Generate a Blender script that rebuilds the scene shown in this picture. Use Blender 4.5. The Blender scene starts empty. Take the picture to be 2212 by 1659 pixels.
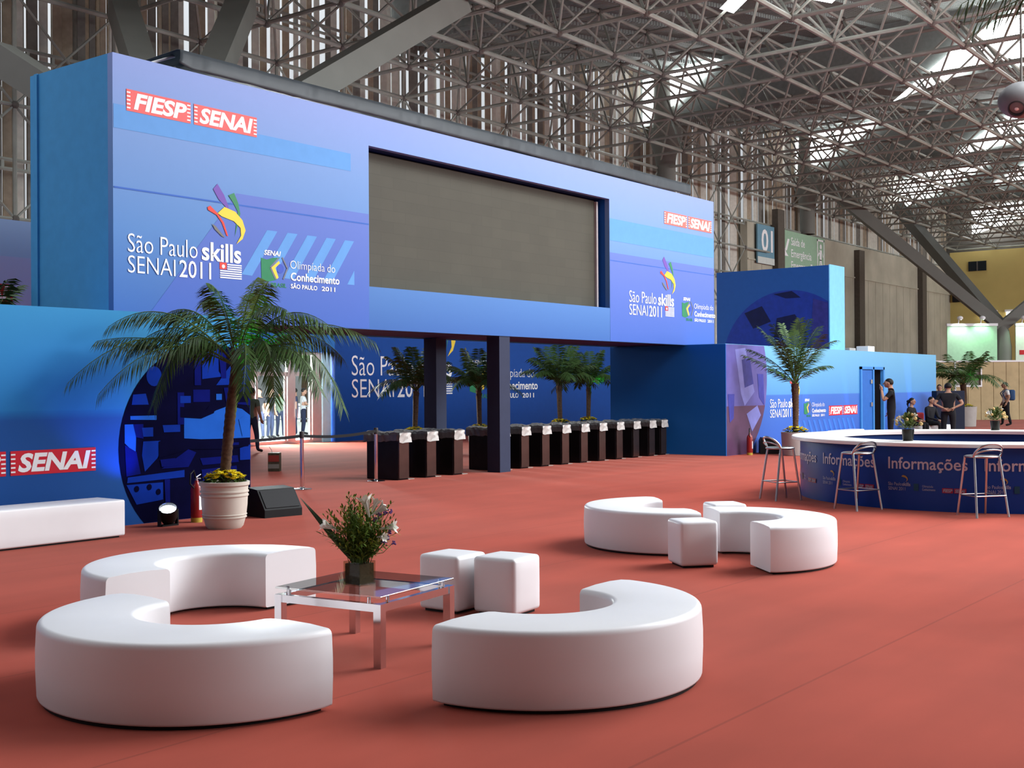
import bpy, bmesh, math, random
from mathutils import Vector, Matrix
random.seed(11)
C = bpy.context.scene.collection
SC = bpy.context.scene
PI = math.pi

# ------------------------------------------------------------------ camera
YAW, PITCH, ROLL, FPX = math.radians(37.64), math.radians(.195), math.radians(-.357), 2588.0
cam_d = bpy.data.cameras.new('camera'); cam = bpy.data.objects.new('camera', cam_d); C.objects.link(cam)
cam_d.sensor_fit = 'HORIZONTAL'; cam_d.sensor_width = 36.0; cam_d.lens = 36.0*FPX/2212.0
cam_d.clip_start = .05; cam_d.clip_end = 600
fw = Vector((math.cos(YAW)*math.cos(PITCH), math.sin(YAW)*math.cos(PITCH), math.sin(PITCH)))
r0 = Vector((math.sin(YAW), -math.cos(YAW), 0)); u0 = r0.cross(fw)
rt = math.cos(ROLL)*r0 + math.sin(ROLL)*u0; up = rt.cross(fw)
cam.matrix_world = Matrix(((rt.x, up.x, -fw.x, 0), (rt.y, up.y, -fw.y, 0), (rt.z, up.z, -fw.z, 1.68), (0, 0, 0, 1)))
SC.camera = cam

# ------------------------------------------------------------------ sky, sun, exposure
SC.view_settings.view_transform = 'Standard'
SC.view_settings.look = 'None'
SC.view_settings.exposure = 0.0
SC.view_settings.gamma = 1.0
SC.view_settings.use_curve_mapping = False
world = bpy.data.worlds.new('overcast_sky'); SC.world = world; world.use_nodes = True
bg = world.node_tree.nodes['Background']
bg.inputs[0].default_value = (.90, .95, 1.0, 1)
wt = world.node_tree; wtc = wt.nodes.new('ShaderNodeTexCoord'); wsp = wt.nodes.new('ShaderNodeSeparateXYZ'); wmr = wt.nodes.new('ShaderNodeValToRGB')
wt.links.new(wtc.outputs['Generated'], wsp.inputs[0]); wad = wt.nodes.new('ShaderNodeMath'); wad.operation = 'MULTIPLY_ADD'; wad.inputs[1].default_value = .5; wad.inputs[2].default_value = .5
wt.links.new(wsp.outputs[2], wad.inputs[0]); wt.links.new(wad.outputs[0], wmr.inputs[0])     # overcast: brighter overhead, dull below the horizon
for p_, g_ in ((.47, .06), (.492, .46), (1.0, 1.0)):
    e_ = wmr.color_ramp.elements[0] if p_ == .47 else wmr.color_ramp.elements[1] if p_ == 1.0 else wmr.color_ramp.elements.new(p_)
    e_.position = p_; e_.color = (g_, g_, g_, 1)
wml = wt.nodes.new('ShaderNodeMath'); wml.operation = 'MULTIPLY'; wml.inputs[1].default_value = 2.3
wt.links.new(wmr.outputs[0], wml.inputs[0]); wt.links.new(wml.outputs[0], bg.inputs[1])
sun_d = bpy.data.lights.new('sun', 'SUN'); sun = bpy.data.objects.new('sun', sun_d); C.objects.link(sun)
sun_d.energy = .9; sun_d.angle = math.radians(26); sun_d.color = (.96, .98, 1)
sun.rotation_euler = Vector((-.78, .40, -.50)).to_track_quat('-Z', 'Y').to_euler()
sun.location = (20, -30, 30)

# added fill lamp on the hall's unseen long side, brightens roof and facade
hl = bpy.data.lights.new('side_fill_lamp', 'AREA'); ho = bpy.data.objects.new('side_fill_lamp', hl); C.objects.link(ho)
hl.shape = 'RECTANGLE'; hl.size = 70; hl.size_y = 6; hl.energy = 16000; hl.color = (.93, .98, 1)
ho.location = (52, -22, 9); ho.rotation_euler = Vector((-.05, 1, .10)).to_track_quat('-Z', 'Z').to_euler()

# added overhead lamp; shapes bench shading and falloff
kl = bpy.data.lights.new('overhead_key_lamp', 'AREA'); ko = bpy.data.objects.new('overhead_key_lamp', kl); C.objects.link(ko)
kl.shape = 'RECTANGLE'; kl.size = 14; kl.size_y = 9; kl.energy = 6800; kl.color = (.94, .98, 1)
ko.location = (25, -1, 14); ko.rotation_euler = Vector((-.45, .25, -1)).to_track_quat('-Z', 'Y').to_euler()

# ------------------------------------------------------------------ materials
MATS = {}
def srgb(r, g, b):
    f = lambda c: (c/255/12.92) if c/255 <= .04045 else ((c/255+.055)/1.055)**2.4
    return (f(r), f(g), f(b), 1)
def mat(name, col, rough=.6, metal=0., var=.06, scale=6., spec=.15, emit=None, estr=0., bump=0., bscale=60., trans=0., coords='Object'):
    """a node material: base colour broken up by noise, optional fine bump"""
    if name in MATS: return MATS[name]
    m = bpy.data.materials.new(name); m.use_nodes = True; MATS[name] = m
    nt = m.node_tree; b = nt.nodes['Principled BSDF']
    b.inputs['Roughness'].default_value = rough; b.inputs['Metallic'].default_value = metal
    b.inputs['Specular IOR Level'].default_value = spec
    if trans: b.inputs['Transmission Weight'].default_value = trans
    tc = nt.nodes.new('ShaderNodeTexCoord')
    nz = nt.nodes.new('ShaderNodeTexNoise'); nz.inputs['Scale'].default_value = scale; nz.inputs['Detail'].default_value = 3
    nt.links.new(tc.outputs[coords], nz.inputs['Vector'])
    mx = nt.nodes.new('ShaderNodeMix'); mx.data_type = 'RGBA'
    c = Vector(col[:3])
    mx.inputs[6].default_value = (*[max(0, x*(1-var*2)) for x in c], 1); mx.inputs[7].default_value = (*[min(1, x*(1+var*2)) for x in c], 1)
    nt.links.new(nz.outputs[0], mx.inputs[0]); nt.links.new(mx.outputs[2], b.inputs['Base Color'])
    if emit:
        b.inputs['Emission Color'].default_value = emit; b.inputs['Emission Strength'].default_value = estr
    if bump:
        n2 = nt.nodes.new('ShaderNodeTexNoise'); n2.inputs['Scale'].default_value = bscale
        nt.links.new(tc.outputs[coords], n2.inputs['Vector'])
        bp = nt.nodes.new('ShaderNodeBump'); bp.inputs['Strength'].default_value = bump
        nt.links.new(n2.outputs[0], bp.inputs['Height']); nt.links.new(bp.outputs[0], b.inputs['Normal'])
    return m
def ramp_mat(name, stops, axis, lo, hi, rough=.55, var=.03):
    """printed cloth whose ink runs through several blues along one axis"""
    m = mat(name, stops[0][1], rough, var=var); nt = m.node_tree
    mx = [n for n in nt.nodes if n.type == 'MIX'][0]; tc = [n for n in nt.nodes if n.type == 'TEX_COORD'][0]; b = nt.nodes['Principled BSDF']
    sp = nt.nodes.new('ShaderNodeSeparateXYZ'); nt.links.new(tc.outputs['Object'], sp.inputs[0])
    mr = nt.nodes.new('ShaderNodeMapRange'); mr.inputs[1].default_value = lo; mr.inputs[2].default_value = hi
    nt.links.new(sp.outputs[axis], mr.inputs[0])
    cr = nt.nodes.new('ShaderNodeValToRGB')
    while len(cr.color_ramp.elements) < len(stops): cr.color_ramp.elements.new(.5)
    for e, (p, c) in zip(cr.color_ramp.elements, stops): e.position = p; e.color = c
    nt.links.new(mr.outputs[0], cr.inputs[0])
    ml = nt.nodes.new('ShaderNodeMix'); ml.data_type = 'RGBA'; ml.blend_type = 'MULTIPLY'; ml.inputs[0].default_value = 1
    mx.inputs[6].default_value = (1-var, 1-var, 1-var, 1); mx.inputs[7].default_value = (1, 1, 1, 1)
    nt.links.new(cr.outputs[0], ml.inputs[6]); nt.links.new(mx.outputs[2], ml.inputs[7]); nt.links.new(ml.outputs[2], b.inputs['Base Color'])
    return m
def emission(name, col, s):
    if name in MATS: return MATS[name]
    m = bpy.data.materials.new(name); m.use_nodes = True; MATS[name] = m
    b = m.node_tree.nodes['Principled BSDF']; b.inputs['Base Color'].default_value = (.8, .8, .8, 1)
    b.inputs['Emission Color'].default_value = col; b.inputs['Emission Strength'].default_value = s
    return m
def glass(name, tint=(1, 1, 1, 1), gloss=.12, op=0.0):
    """thin pane: mostly clear, some mirror"""
    if name in MATS: return MATS[name]
    m = bpy.data.materials.new(name); m.use_nodes = True; MATS[name] = m; nt = m.node_tree
    nt.nodes.remove(nt.nodes['Principled BSDF']); out = nt.nodes['Material Output']
    t = nt.nodes.new('ShaderNodeBsdfTransparent'); t.inputs[0].default_value = tint
    g = nt.nodes.new('ShaderNodeBsdfGlossy'); g.inputs['Roughness'].default_value = .02
    lw_ = nt.nodes.new('ShaderNodeLayerWeight'); pw = nt.nodes.new('ShaderNodeMath'); pw.operation = 'POWER'; pw.inputs[1].default_value = 4.5; nt.links.new(lw_.outputs['Facing'], pw.inputs[0])
    ge = nt.nodes.new('ShaderNodeNewGeometry'); fr = nt.nodes.new('ShaderNodeMath'); fr.operation = 'MULTIPLY_ADD'; fr.inputs[1].default_value = -1.0; nt.links.new(ge.outputs['Backfacing'], fr.inputs[0]); nt.links.new(pw.outputs[0], fr.inputs[2])
    ad = nt.nodes.new('ShaderNodeMath'); ad.operation = 'ADD'; ad.inputs[1].default_value = gloss; ad.use_clamp = True
    mx = nt.nodes.new('ShaderNodeMixShader')
    nt.links.new(fr.outputs[0], ad.inputs[0]); nt.links.new(ad.outputs[0], mx.inputs[0]); nt.links.new(t.outputs[0], mx.inputs[1]); nt.links.new(g.outputs[0], mx.inputs[2])
    nt.links.new(mx.outputs[0], out.inputs[0])
    return m
white_vinyl = mat('white_vinyl', (.74, .74, .76, 1), .42, spec=.5, var=.02, scale=3, bump=.04, bscale=14)
dark_plinth = mat('black_plastic', (.012, .012, .013, 1), .5)
chrome = mat('chrome', (.70, .70, .72, 1), .07, 1., var=.01)
alu = mat('brushed_aluminium', (.50, .52, .53, 1), .28, 1., var=.04)
steel_paint = mat('grey_painted_steel', (.285, .295, .262, 1), .5, .0, var=.16, scale=2)
steel_dark = mat('dark_node_steel', (.12, .11, .10, 1), .5, 0)
frame_grey = mat('grey_door_frame', (.50, .48, .46, 1), .4, .3)
white_print = mat('white_print', (.86, .86, .88, 1), .5, var=.02)
red_print = mat('red_print', srgb(205, 50, 50), .5, var=.02)
leaf_m = mat('palm_leaf', (.05, .095, .027, 1), .42, var=.35, scale=3)
leaf_light = mat('young_palm_leaf', (.10, .15, .035, 1), .45, var=.3, scale=3)
trunk_m = mat('palm_trunk', (.085, .052, .033, 1), .85, var=.4, scale=25, bump=.8, bscale=40)
stem_m = mat('green_stem', (.07, .12, .03, 1), .5, var=.3)
yellow_fl = mat('yellow_petal', (.88, .66, .03, 1), .6, var=.15, scale=40)
pot_m = mat('beige_pot', (.52, .47, .41, 1), .55, var=.05, bump=.05)
planter_m = mat('grey_planter', (.36, .33, .31, 1), .6, var=.06)
soil_m = mat('soil', (.03, .02, .015, 1), .9)
skin_m = mat('skin', (.33, .18, .12, 1), .5, var=.05)
black_cloth = mat('black_cloth', (.010, .010, .013, 1), .8, var=.15)
dark_blue_cloth = mat('navy_cloth', (.02, .025, .05, 1), .8, var=.15)
white_cloth = mat('white_cloth', (.62, .61, .60, 1), .8, var=.05)
green_cloth = mat('olive_cloth', (.10, .13, .09, 1), .8, var=.1)
hair_m = mat('black_hair', (.012, .010, .009, 1), .5)
speaker_m = mat('speaker_black', (.010, .010, .011, 1), .55, var=.1, bump=.2, bscale=90)
grille_m = mat('speaker_grille', (.018, .018, .020, 1), .6, var=.3, scale=200)

# ------------------------------------------------------------------ builders
class MB:
    """collects shapes; build() links them as ONE mesh object"""
    def __init__(s): s.bm = bmesh.new(); s.mi = 0
    def _f(s, vs):
        try:
            f = s.bm.faces.new(vs); f.material_index = s.mi; return f
        except ValueError: return None
    def box(s, c, d, rz=0., M=None):
        hx, hy, hz = d[0]/2, d[1]/2, d[2]/2; ca, sa = math.cos(rz), math.sin(rz); v = []
        for z in (-hz, hz):
            for x, y in ((-hx, -hy), (hx, -hy), (hx, hy), (-hx, hy)):
                p = Vector((c[0]+x*ca-y*sa, c[1]+x*sa+y*ca, c[2]+z))
                v.append(s.bm.verts.new(M @ p if M else p))
        for q in ((3, 2, 1, 0), (4, 5, 6, 7), (0, 1, 5, 4), (1, 2, 6, 5), (2, 3, 7, 6), (3, 0, 4, 7)): s._f([v[i] for i in q])
        return s
    def bounds(s, x0, x1, y0, y1, z0, z1): return s.box(((x0+x1)/2, (y0+y1)/2, (z0+z1)/2), (x1-x0, y1-y0, z1-z0))
    def rbox(s, c, d, r=.02, seg=3, rz=0., puff=0.):
        """box with rounded edges, sides puffed out a little"""
        b = bmesh.new(); bmesh.ops.create_cube(b, size=1)
        for v in b.verts: v.co = Vector((v.co.x*d[0], v.co.y*d[1], v.co.z*d[2]))
        if puff: bmesh.ops.subdivide_edges(b, edges=b.edges[:], cuts=3, use_grid_fill=True)
        sharp = [e for e in b.edges if len(e.link_faces) == 2 and e.calc_face_angle(0) > .5]
        if not puff: bmesh.ops.bevel(b, geom=sharp, offset=r, segments=seg, affect='EDGES', profile=.5)
        else:
            bmesh.ops.bevel(b, geom=sharp, offset=r, segments=seg, affect='EDGES', profile=.5)
            for v in b.verts:
                n = [v.co[i]/(d[i]/2) for i in range(3)]
                for i in range(3):
                    j, k = (i+1) % 3, (i+2) % 3
                    if abs(n[i]) > .9: v.co[i] += math.copysign(puff*(1-min(1, n[j]**2))*(1-min(1, n[k]**2)), n[i])
        M = Matrix.Translation(c) @ Matrix.Rotation(rz, 4, 'Z')
        mp = {v: s.bm.verts.new(M @ v.co) for v in b.verts}
        for f in b.faces: s._f([mp[v] for v in f.verts])
        b.free(); return s
    def tube(s, pts, r, n=8, cap=True):
        pts = [Vector(p) for p in pts]; rr = r if isinstance(r, (list, tuple)) else [r]*len(pts); rings = []; pn = None
        for i, p in enumerate(pts):
            t = ((pts[min(i+1, len(pts)-1)]-pts[max(i-1, 0)])).normalized()
            if pn is None: a = Vector((0, 0, 1)) if abs(t.z) < .9 else Vector((1, 0, 0)); pn = t.cross(a).normalized()
            else: pn = (pn - t*pn.dot(t)).normalized()
            bn = t.cross(pn)
            rings.append([s.bm.verts.new(p+(pn*math.cos(2*PI*k/n)+bn*math.sin(2*PI*k/n))*rr[i]) for k in range(n)])
        for a, b in zip(rings, rings[1:]):
            for k in range(n): s._f([a[k], a[(k+1) % n], b[(k+1) % n], b[k]])
        if cap: s._f(rings[0][::-1]); s._f(rings[-1])
        return s
    def lathe(s, prof, c=(0, 0, 0), n=28, a0=0., a1=2*PI):
        full = abs(a1-a0-2*PI) < 1e-6; m = n if full else n+1; rings = []
        for r, z in prof:
            if r < 1e-5: rings.append([s.bm.verts.new((c[0], c[1], c[2]+z))])
            else: rings.append([s.bm.verts.new((c[0]+r*math.cos(a0+(a1-a0)*k/n), c[1]+r*math.sin(a0+(a1-a0)*k/n), c[2]+z)) for k in range(m)])
        for a, b in zip(rings, rings[1:]):
            for k in range(n):
                k2 = (k+1) % m
                if len(a) == 1 and len(b) == 1: continue
                if len(a) == 1: s._f([a[0], b[k2], b[k]])
                elif len(b) == 1: s._f([a[k], a[k2], b[0]])
                else: s._f([a[k], a[k2], b[k2], b[k]])
        return s
    def sphere(s, c, rad, n=12, m=8):
        rad = rad if isinstance(rad, (tuple, list)) else (rad,)*3; st = len(s.bm.verts)
        prof = [(math.sin(PI*i/m), -math.cos(PI*i/m)) for i in range(m+1)]; prof[0] = (0, -1); prof[-1] = (0, 1)
        b = MB(); b.lathe(prof, n=n)
        mp = {v: s.bm.verts.new((c[0]+v.co.x*rad[0], c[1]+v.co.y*rad[1], c[2]+v.co.z*rad[2])) for v in b.bm.verts}
        for f in b.bm.faces: s._f([mp[v] for v in f.verts])
        b.bm.free(); return s
    def poly(s, pts):
        return s._f([s.bm.verts.new(p) for p in pts])
    def prism(s, pts2, f, t0, t1):
        """2-D outline pts2 carried by f(x, y, t) from t0 to t1"""
        a = [s.bm.verts.new(f(x, y, t0)) for x, y in pts2]; b = [s.bm.verts.new(f(x, y, t1)) for x, y in pts2]; n = len(a)
        s._f(a[::-1]); s._f(b)
        for k in range(n): s._f([a[k], a[(k+1) % n], b[(k+1) % n], b[k]])
        return s
    def xf(s, M):
        for v in s.bm.verts: v.co = M @ v.co
        return s
    def mesh(s, name, mats, smooth=None):
        bmesh.ops.recalc_face_normals(s.bm, faces=s.bm.faces[:])
        me = bpy.data.meshes.new(name); s.bm.to_mesh(me); s.bm.free()
        for m in (mats if isinstance(mats, (list, tuple)) else [mats]): me.materials.append(m)
        if smooth is not None:
            for p in me.polygons: p.use_smooth = True
            me.set_sharp_from_angle(angle=math.radians(smooth))
        return me
    def build(s, name, mats, parent=None, smooth=None, label=None):
        o = bpy.data.objects.new(name, s.mesh(name, mats, smooth)); C.objects.link(o)
        if parent: o.parent = parent
        if label: o['label'] = label
        return o
def tag(o, label, cat, group=None, kind=None):
    o['label'] = label; o['category'] = cat
    if group: o['group'] = group
    if kind: o['kind'] = kind
    return o
def thing(name, label, cat, loc=(0, 0, 0), rz=0., group=None):
    o = bpy.data.objects.new(name, None); C.objects.link(o); o.empty_display_size = .2
    o.location = loc; o.rotation_euler = (0, 0, rz)
    return tag(o, label, cat, group)
def struct(o, label=None):
    o['kind'] = 'structure'
    if label: o['label'] = label
    return o
KIDS = {}
def copy_tree(o, parent=None):
    c = o.copy(); C.objects.link(c)
    if parent: c.parent = parent
    for ch in o.children: copy_tree(ch, c)
    return c
def dup(root, loc, rz, label, sc=None):
    c = copy_tree(root); c.location = loc; c.rotation_euler = (0, 0, rz); c['label'] = label
    if sc: c.scale = (sc, sc, sc)
    return c
def clip_poly(pts, x0, x1, y0, y1):
    def cl(ps, ins, inter):
        out = []
        for i, p in enumerate(ps):
            q = ps[i-1]
            if ins(p):
                if not ins(q): out.append(inter(q, p))
                out.append(p)
            elif ins(q): out.append(inter(q, p))
        return out
    def ix(v): return lambda q, p: (v, q[1]+(p[1]-q[1])*(v-q[0])/(p[0]-q[0]))
    def iy(v): return lambda q, p: (q[0]+(p[0]-q[0])*(v-q[1])/(p[1]-q[1]), v)
    for ins, it in ((lambda p: p[0] >= x0, ix(x0)), (lambda p: p[0] <= x1, ix(x1)), (lambda p: p[1] >= y0, iy(y0)), (lambda p: p[1] <= y1, iy(y1))):
        if pts: pts = cl(pts, ins, it)
    return pts
def circle3(a, b, c):
    ax, ay, bx, by, cx, cy = *a, *b, *c; d = 2*(ax*(by-cy)+bx*(cy-ay)+cx*(ay-by))
    x = ((ax*ax+ay*ay)*(by-cy)+(bx*bx+by*by)*(cy-ay)+(cx*cx+cy*cy)*(ay-by))/d
    y = ((ax*ax+ay*ay)*(cx-bx)+(bx*bx+by*by)*(ax-cx)+(cx*cx+cy*cy)*(bx-ax))/d
    return x, y, math.hypot(ax-x, ay-y)
def arc(x, y, r, n=64, a0=0., a1=2*PI): return [(x+r*math.cos(a0+(a1-a0)*k/n), y+r*math.sin(a0+(a1-a0)*k/n)) for k in range(n)]

# lettering: (string, x0, x1, baseline, cap height, weight offset, slant)
_tc = {}
def text_outline(s, off, shear):
    k = (s, off, shear)
    if k not in _tc:
        cu = bpy.data.curves.new('lettering', 'FONT'); cu.body = s; cu.offset = off; cu.shear = shear; cu.resolution_u = 3
        o = bpy.data.objects.new('lettering', cu); C.objects.link(o); bpy.context.view_layer.update()
        me = bpy.data.meshes.new_from_object(o.evaluated_get(bpy.context.evaluated_depsgraph_get()))
        _tc[k] = ([tuple(v.co[:2]) for v in me.vertices], [tuple(p.vertices) for p in me.polygons])
        bpy.data.objects.remove(o); bpy.data.curves.remove(cu); bpy.data.meshes.remove(me)
    return _tc[k]
def put_text(mb, items, f):
    for s, x0, x1, yb, cap, off, shear in items:
        vs, ps = text_outline(s, off, shear)
        mnx = min(v[0] for v in vs); mxx = max(v[0] for v in vs); sx = (x1-x0)/(mxx-mnx); sy = cap/.69
        nv = [mb.bm.verts.new(f(x0+(x-mnx)*sx, yb+y*sy)) for x, y in vs]
        for p in ps: mb._f([nv[i] for i in p])
def wallmap(v, du=0., dz=0., s=1., ox=0., oz=0., lift=.006):
    """sign coordinates to a wall plane at depth v, facing the hall"""
    return lambda x, z: Vector((ox+(x-ox)*s+du, v-lift, oz+(z-oz)*s+dz))

# the event's logos, in the coordinates of the big fascia
def badge_items():
    return [('FIESP', 10.27, 11.19, 5.715, .215, .038, .20), ('SENAI', 11.42, 12.45, 5.715, .215, .038, .20)]
def badge(parent, f_back, f_front, red=None):
    """two red name plates, each with its word and white ticks along the short edges"""
    for (x0, x1), w in zip(((10.15, 11.26), (11.32, 12.53)), badge_items()):
        p = MB(); p.poly([f_back(x, z) for x, z in ((x0, 5.665), (x1, 5.665), (x1, 5.975), (x0, 5.975))]); p = p.build('name_plate', red or red_print, parent)
        t = MB(); put_text(t, [w], f_front)
        for x in (x0+.005, x1-.065):
            for k in range(5):
                z = 5.70+.055*k; t.poly([f_front(a, c) for a, c in ((x, z), (x+.06, z), (x+.06, z+.02), (x, z+.02))])
        t.build('plate_lettering', white_print, p)
PETALS = [('purple_print', srgb(110, 80, 165), [(11.67, 4.74), (11.75, 4.83), (11.88, 4.67), (11.96, 4.51), (11.97, 4.3), (11.9, 4.5), (11.77, 4.6)]),
          ('green_print', srgb(60, 130, 90), [(11.96, 4.68), (12.07, 4.73), (12.15, 4.58), (12.19, 4.42), (12.08, 4.05), (12.14, 4.45), (12.04, 4.59)]),
          ('scarlet_print', srgb(215, 70, 60), [(11.56, 4.45), (11.61, 4.48), (11.75, 4.38), (11.87, 4.25), (11.95, 4.05), (11.92, 4.05), (11.83, 4.24), (11.73, 4.35), (11.57, 4.41)]),
          ('gold_print', srgb(235, 200, 70), [(11.75, 4.38), (11.88, 4.49), (12.09, 4.44), (12.23, 4.32), (12.29, 4.17), (12.23, 4.03), (12.11, 3.94), (12.20, 4.08), (12.19, 4.2), (12.06, 4.29), (11.83, 4.34)]),
          ('tan_print', srgb(115, 115, 110), [(11.64, 4.21), (11.71, 4.18), (11.89, 4.02), (11.83, 4.03), (11.69, 4.13)])]
def flag_quads():
    q = []
    for k in range(7):
        z = 3.395+.034*k; q.append(((11.79 if k < 4 else 11.93), 12.21, z, z+.019))
    return q
def event_logo(parent, f1, f2, emblem=True):
    t = MB()
    put_text(t, [('São Paulo', 10.16, 11.37, 3.655, .27, -.008, 0), ('skills', 11.45, 12.2, 3.65, .27, .022, 0), ('SENAI', 10.16, 10.97, 3.36, .25, -.008, 0), ('2011', 11.04, 11.62, 3.36, .25, .006, 0)], f2)
    t.build('event_lettering', white_print, parent)
    t = MB()
    for x0, x1, z0, z1 in flag_quads(): t.poly([f2(x0, z0), f2(x1, z0), f2(x1, z1), f2(x0, z1)])
    t.mi = 1; t.poly([f1(*p) for p in ((11.785, 3.53), (11.92, 3.53), (11.92, 3.635), (11.785, 3.635))])
    t.mi = 0; t.poly([f2(*p) for p in arc(11.855, 3.575, .03, 12)])
    t.build('striped_flag', [white_print, mat('scarlet_print', srgb(215, 70, 60), .5, var=.02)], parent)
    if emblem:
        e = MB()
        for i, (n, c, pts) in enumerate(PETALS):
            e.mi = i; e.poly([f1(*p)-Vector((0, .0012*i, 0)) for p in pts])
        e.build('petal_emblem', [mat(n, c, .5, var=.02) for n, c, _ in PETALS], parent)
def olympiad_logo(parent, f1, f2):
    e = MB(); e.mi = 0
    e.poly([f1(*p) for p in ((12.6, 3.77), (12.72, 3.75), (12.85, 3.79), (12.99, 3.80), (12.80, 3.62), (12.92, 3.44), (12.75, 3.40), (12.61, 3.43))])
    e.mi = 1; e.poly([f2(*p) for p in ((12.81, 3.63), (12.97, 3.75), (12.99, 3.71), (12.89, 3.63), (12.96, 3.48), (12.92, 3.45))])
    e.mi = 2
    for a, b in (((12.79, 3.63), (12.96, 3.79)), ((13.04, 3.81), (13.15, 3.64)), ((13.15, 3.64), (13.06, 3.46)), ((12.90, 3.45), (12.79, 3.63))):
        d = Vector((b[0]-a[0], b[1]-a[1])).normalized()*.014; e.poly([f2(a[0]-d.y, a[1]+d.x), f2(b[0]-d.y, b[1]+d.x), f2(b[0]+d.y, b[1]-d.x), f2(a[0]+d.y, a[1]-d.x)])
    e.mi = 3; e.poly([f1(*p) for p in arc(13.0, 3.625, .075, 18)])
    e.mi = 0; put_text(e, [('BRASIL', 12.80, 13.13, 3.325, .065, .02, .1)], f1)
    e.build('flag_emblem', [mat('flag_green_print', srgb(45, 125, 85), .5), mat('gold_print', srgb(235, 200, 70)), mat('grey_print', srgb(110, 115, 130), .5), mat('royal_blue_print', srgb(62, 84, 176), .5)], parent)
    for grp in ([('SENAI', 12.66, 13.01, 3.825, .075, .025, .2)], [('Olimpíada', 13.21, 13.97, 3.645, .135, -.012, 0)], [('do', 14.03, 14.21, 3.645, .135, -.012, 0)], [('Conhecimento', 13.22, 14.31, 3.455, .125, .02, 0)], [('SÃO PAULO', 13.22, 13.80, 3.325, .07, .02, 0)], [('2011', 13.90, 14.21, 3.325, .07, .02, 0)]):
        t = MB(); put_text(t, grp, f2); t.build('olympiad_lettering', white_print, parent)

# ------------------------------------------------------------------ floor and outside ground
def floor_material():
    m = mat('red_carpet', (.325, .054, .034, 1), .95, var=.10, scale=.9, spec=.05, bump=.25, bscale=300)
    nt = m.node_tree; b = nt.nodes['Principled BSDF']; base = b.inputs['Base Color'].links[0].from_socket
    tc = [n for n in nt.nodes if n.type == 'TEX_COORD'][0]
    sp = nt.nodes.new('ShaderNodeSeparateXYZ'); nt.links.new(tc.outputs['Object'], sp.inputs[0])
    ad = nt.nodes.new('ShaderNodeMath'); ad.operation = 'ADD'; ad.inputs[1].default_value = 19.2-2.83+.009
    md = nt.nodes.new('ShaderNodeMath'); md.operation = 'MODULO'; md.inputs[1].default_value = 1.92
    lt = nt.nodes.new('ShaderNodeMath'); lt.operation = 'LESS_THAN'; lt.inputs[1].default_value = .018
    nt.links.new(sp.outputs[1], ad.inputs[0]); nt.links.new(ad.outputs[0], md.inputs[0]); nt.links.new(md.outputs[0], lt.inputs[0])
    n3 = nt.nodes.new('ShaderNodeTexNoise'); n3.inputs['Scale'].default_value = .35; n3.inputs['Detail'].default_value = 6
    mp = nt.nodes.new('ShaderNodeMapping'); mp.inputs['Scale'].default_value = (.6, 4., 1)
    nt.links.new(tc.outputs['Object'], mp.inputs[0]); nt.links.new(mp.outputs[0], n3.inputs['Vector'])
    mr = nt.nodes.new('ShaderNodeMapRange'); mr.inputs[1].default_value = .3; mr.inputs[2].default_value = .7; mr.inputs[3].default_value = .86; mr.inputs[4].default_value = 1.1
    nt.links.new(n3.outputs[0], mr.inputs[0])
    m1 = nt.nodes.new('ShaderNodeMix'); m1.data_type = 'RGBA'; m1.blend_type = 'MULTIPLY'; m1.inputs[0].default_value = 1
    nt.links.new(base, m1.inputs[6]); nt.links.new(mr.outputs[0], m1.inputs[7])
    mf = nt.nodes.new('ShaderNodeMath'); mf.operation = 'MULTIPLY'; mf.inputs[1].default_value = .45; nt.links.new(lt.outputs[0], mf.inputs[0])
    m2 = nt.nodes.new('ShaderNodeMix'); m2.data_type = 'RGBA'; m2.inputs[7].default_value = (.16, .03, .02, 1); b.inputs['Sheen Weight'].default_value = .09; b.inputs['Sheen Roughness'].default_value = .45; b.inputs['Sheen Tint'].default_value = (1, .75, .68, 1)
    nt.links.new(mf.outputs[0], m2.inputs[0]); nt.links.new(m1.outputs[2], m2.inputs[6]); nt.links.new(m2.outputs[2], b.inputs['Base Color'])
    return m
struct(MB().bounds(-25, 92, -30, 28.2, -.2, 0).build('floor', floor_material()))
struct(MB().bounds(-25, 120, 28.2, 110, -.25, -.02).build('outside_pavement', mat('pale_paving', (.80, .79, .76, 1), .9, var=.1)))

# ------------------------------------------------------------------ facade behind the stand
FIN = [mat('fin_light', (.58, .55, .49, 1), .5, 0, var=.12), mat('fin_brown', (.34, .27, .20, 1), .6, 0, var=.15), mat('fin_dark', (.18, .165, .145, 1), .6, 0, var=.15)]
b = MB(); u = 8.0
while u < 90:
    z0 = 3.0 if u < 57 else 10.3
    w = random.uniform(.16, .27); b.mi = random.choice((0, 0, 1, 1, 2, 2))
    b.box((u, 28.75+random.uniform(-.08, .12), (z0+16.4)/2), (w, .035, 16.4-z0), math.radians(random.uniform(-28, -8)))
    if random.random() < (.98 if u < 21.5 else .25 if u < 31 else .6):
        b.mi = random.choice((0, 1, 2)); b.box((u+.16, 29.15, (z0+16.4)/2), (random.uniform(.10, .2) if u > 21.5 else .3, .03, 16.4-z0), math.radians(random.uniform(10, 40)))
    u += .335
struct(b.build('wall_left', FIN), 'tall facade of upright grey and brown metal fins with daylight between them')
conc = mat('raw_concrete', (.44, .41, .33, 1), .85, var=.16, scale=.7, bump=.1, bscale=12)
b = MB(); b.bounds(56.6, 92, 28.2, 28.6, 0, 10.25)
b.bounds(56.6, 92, 28.13, 28.2, 8.28, 8.36)
for k in range(28): b.bounds(57+1.25*k, 57.03+1.25*k, 28.185, 28.2, 0, 8.3)
struct(b.build('wall_concrete_left', conc), 'bare board-marked concrete wall under the fins')
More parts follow.
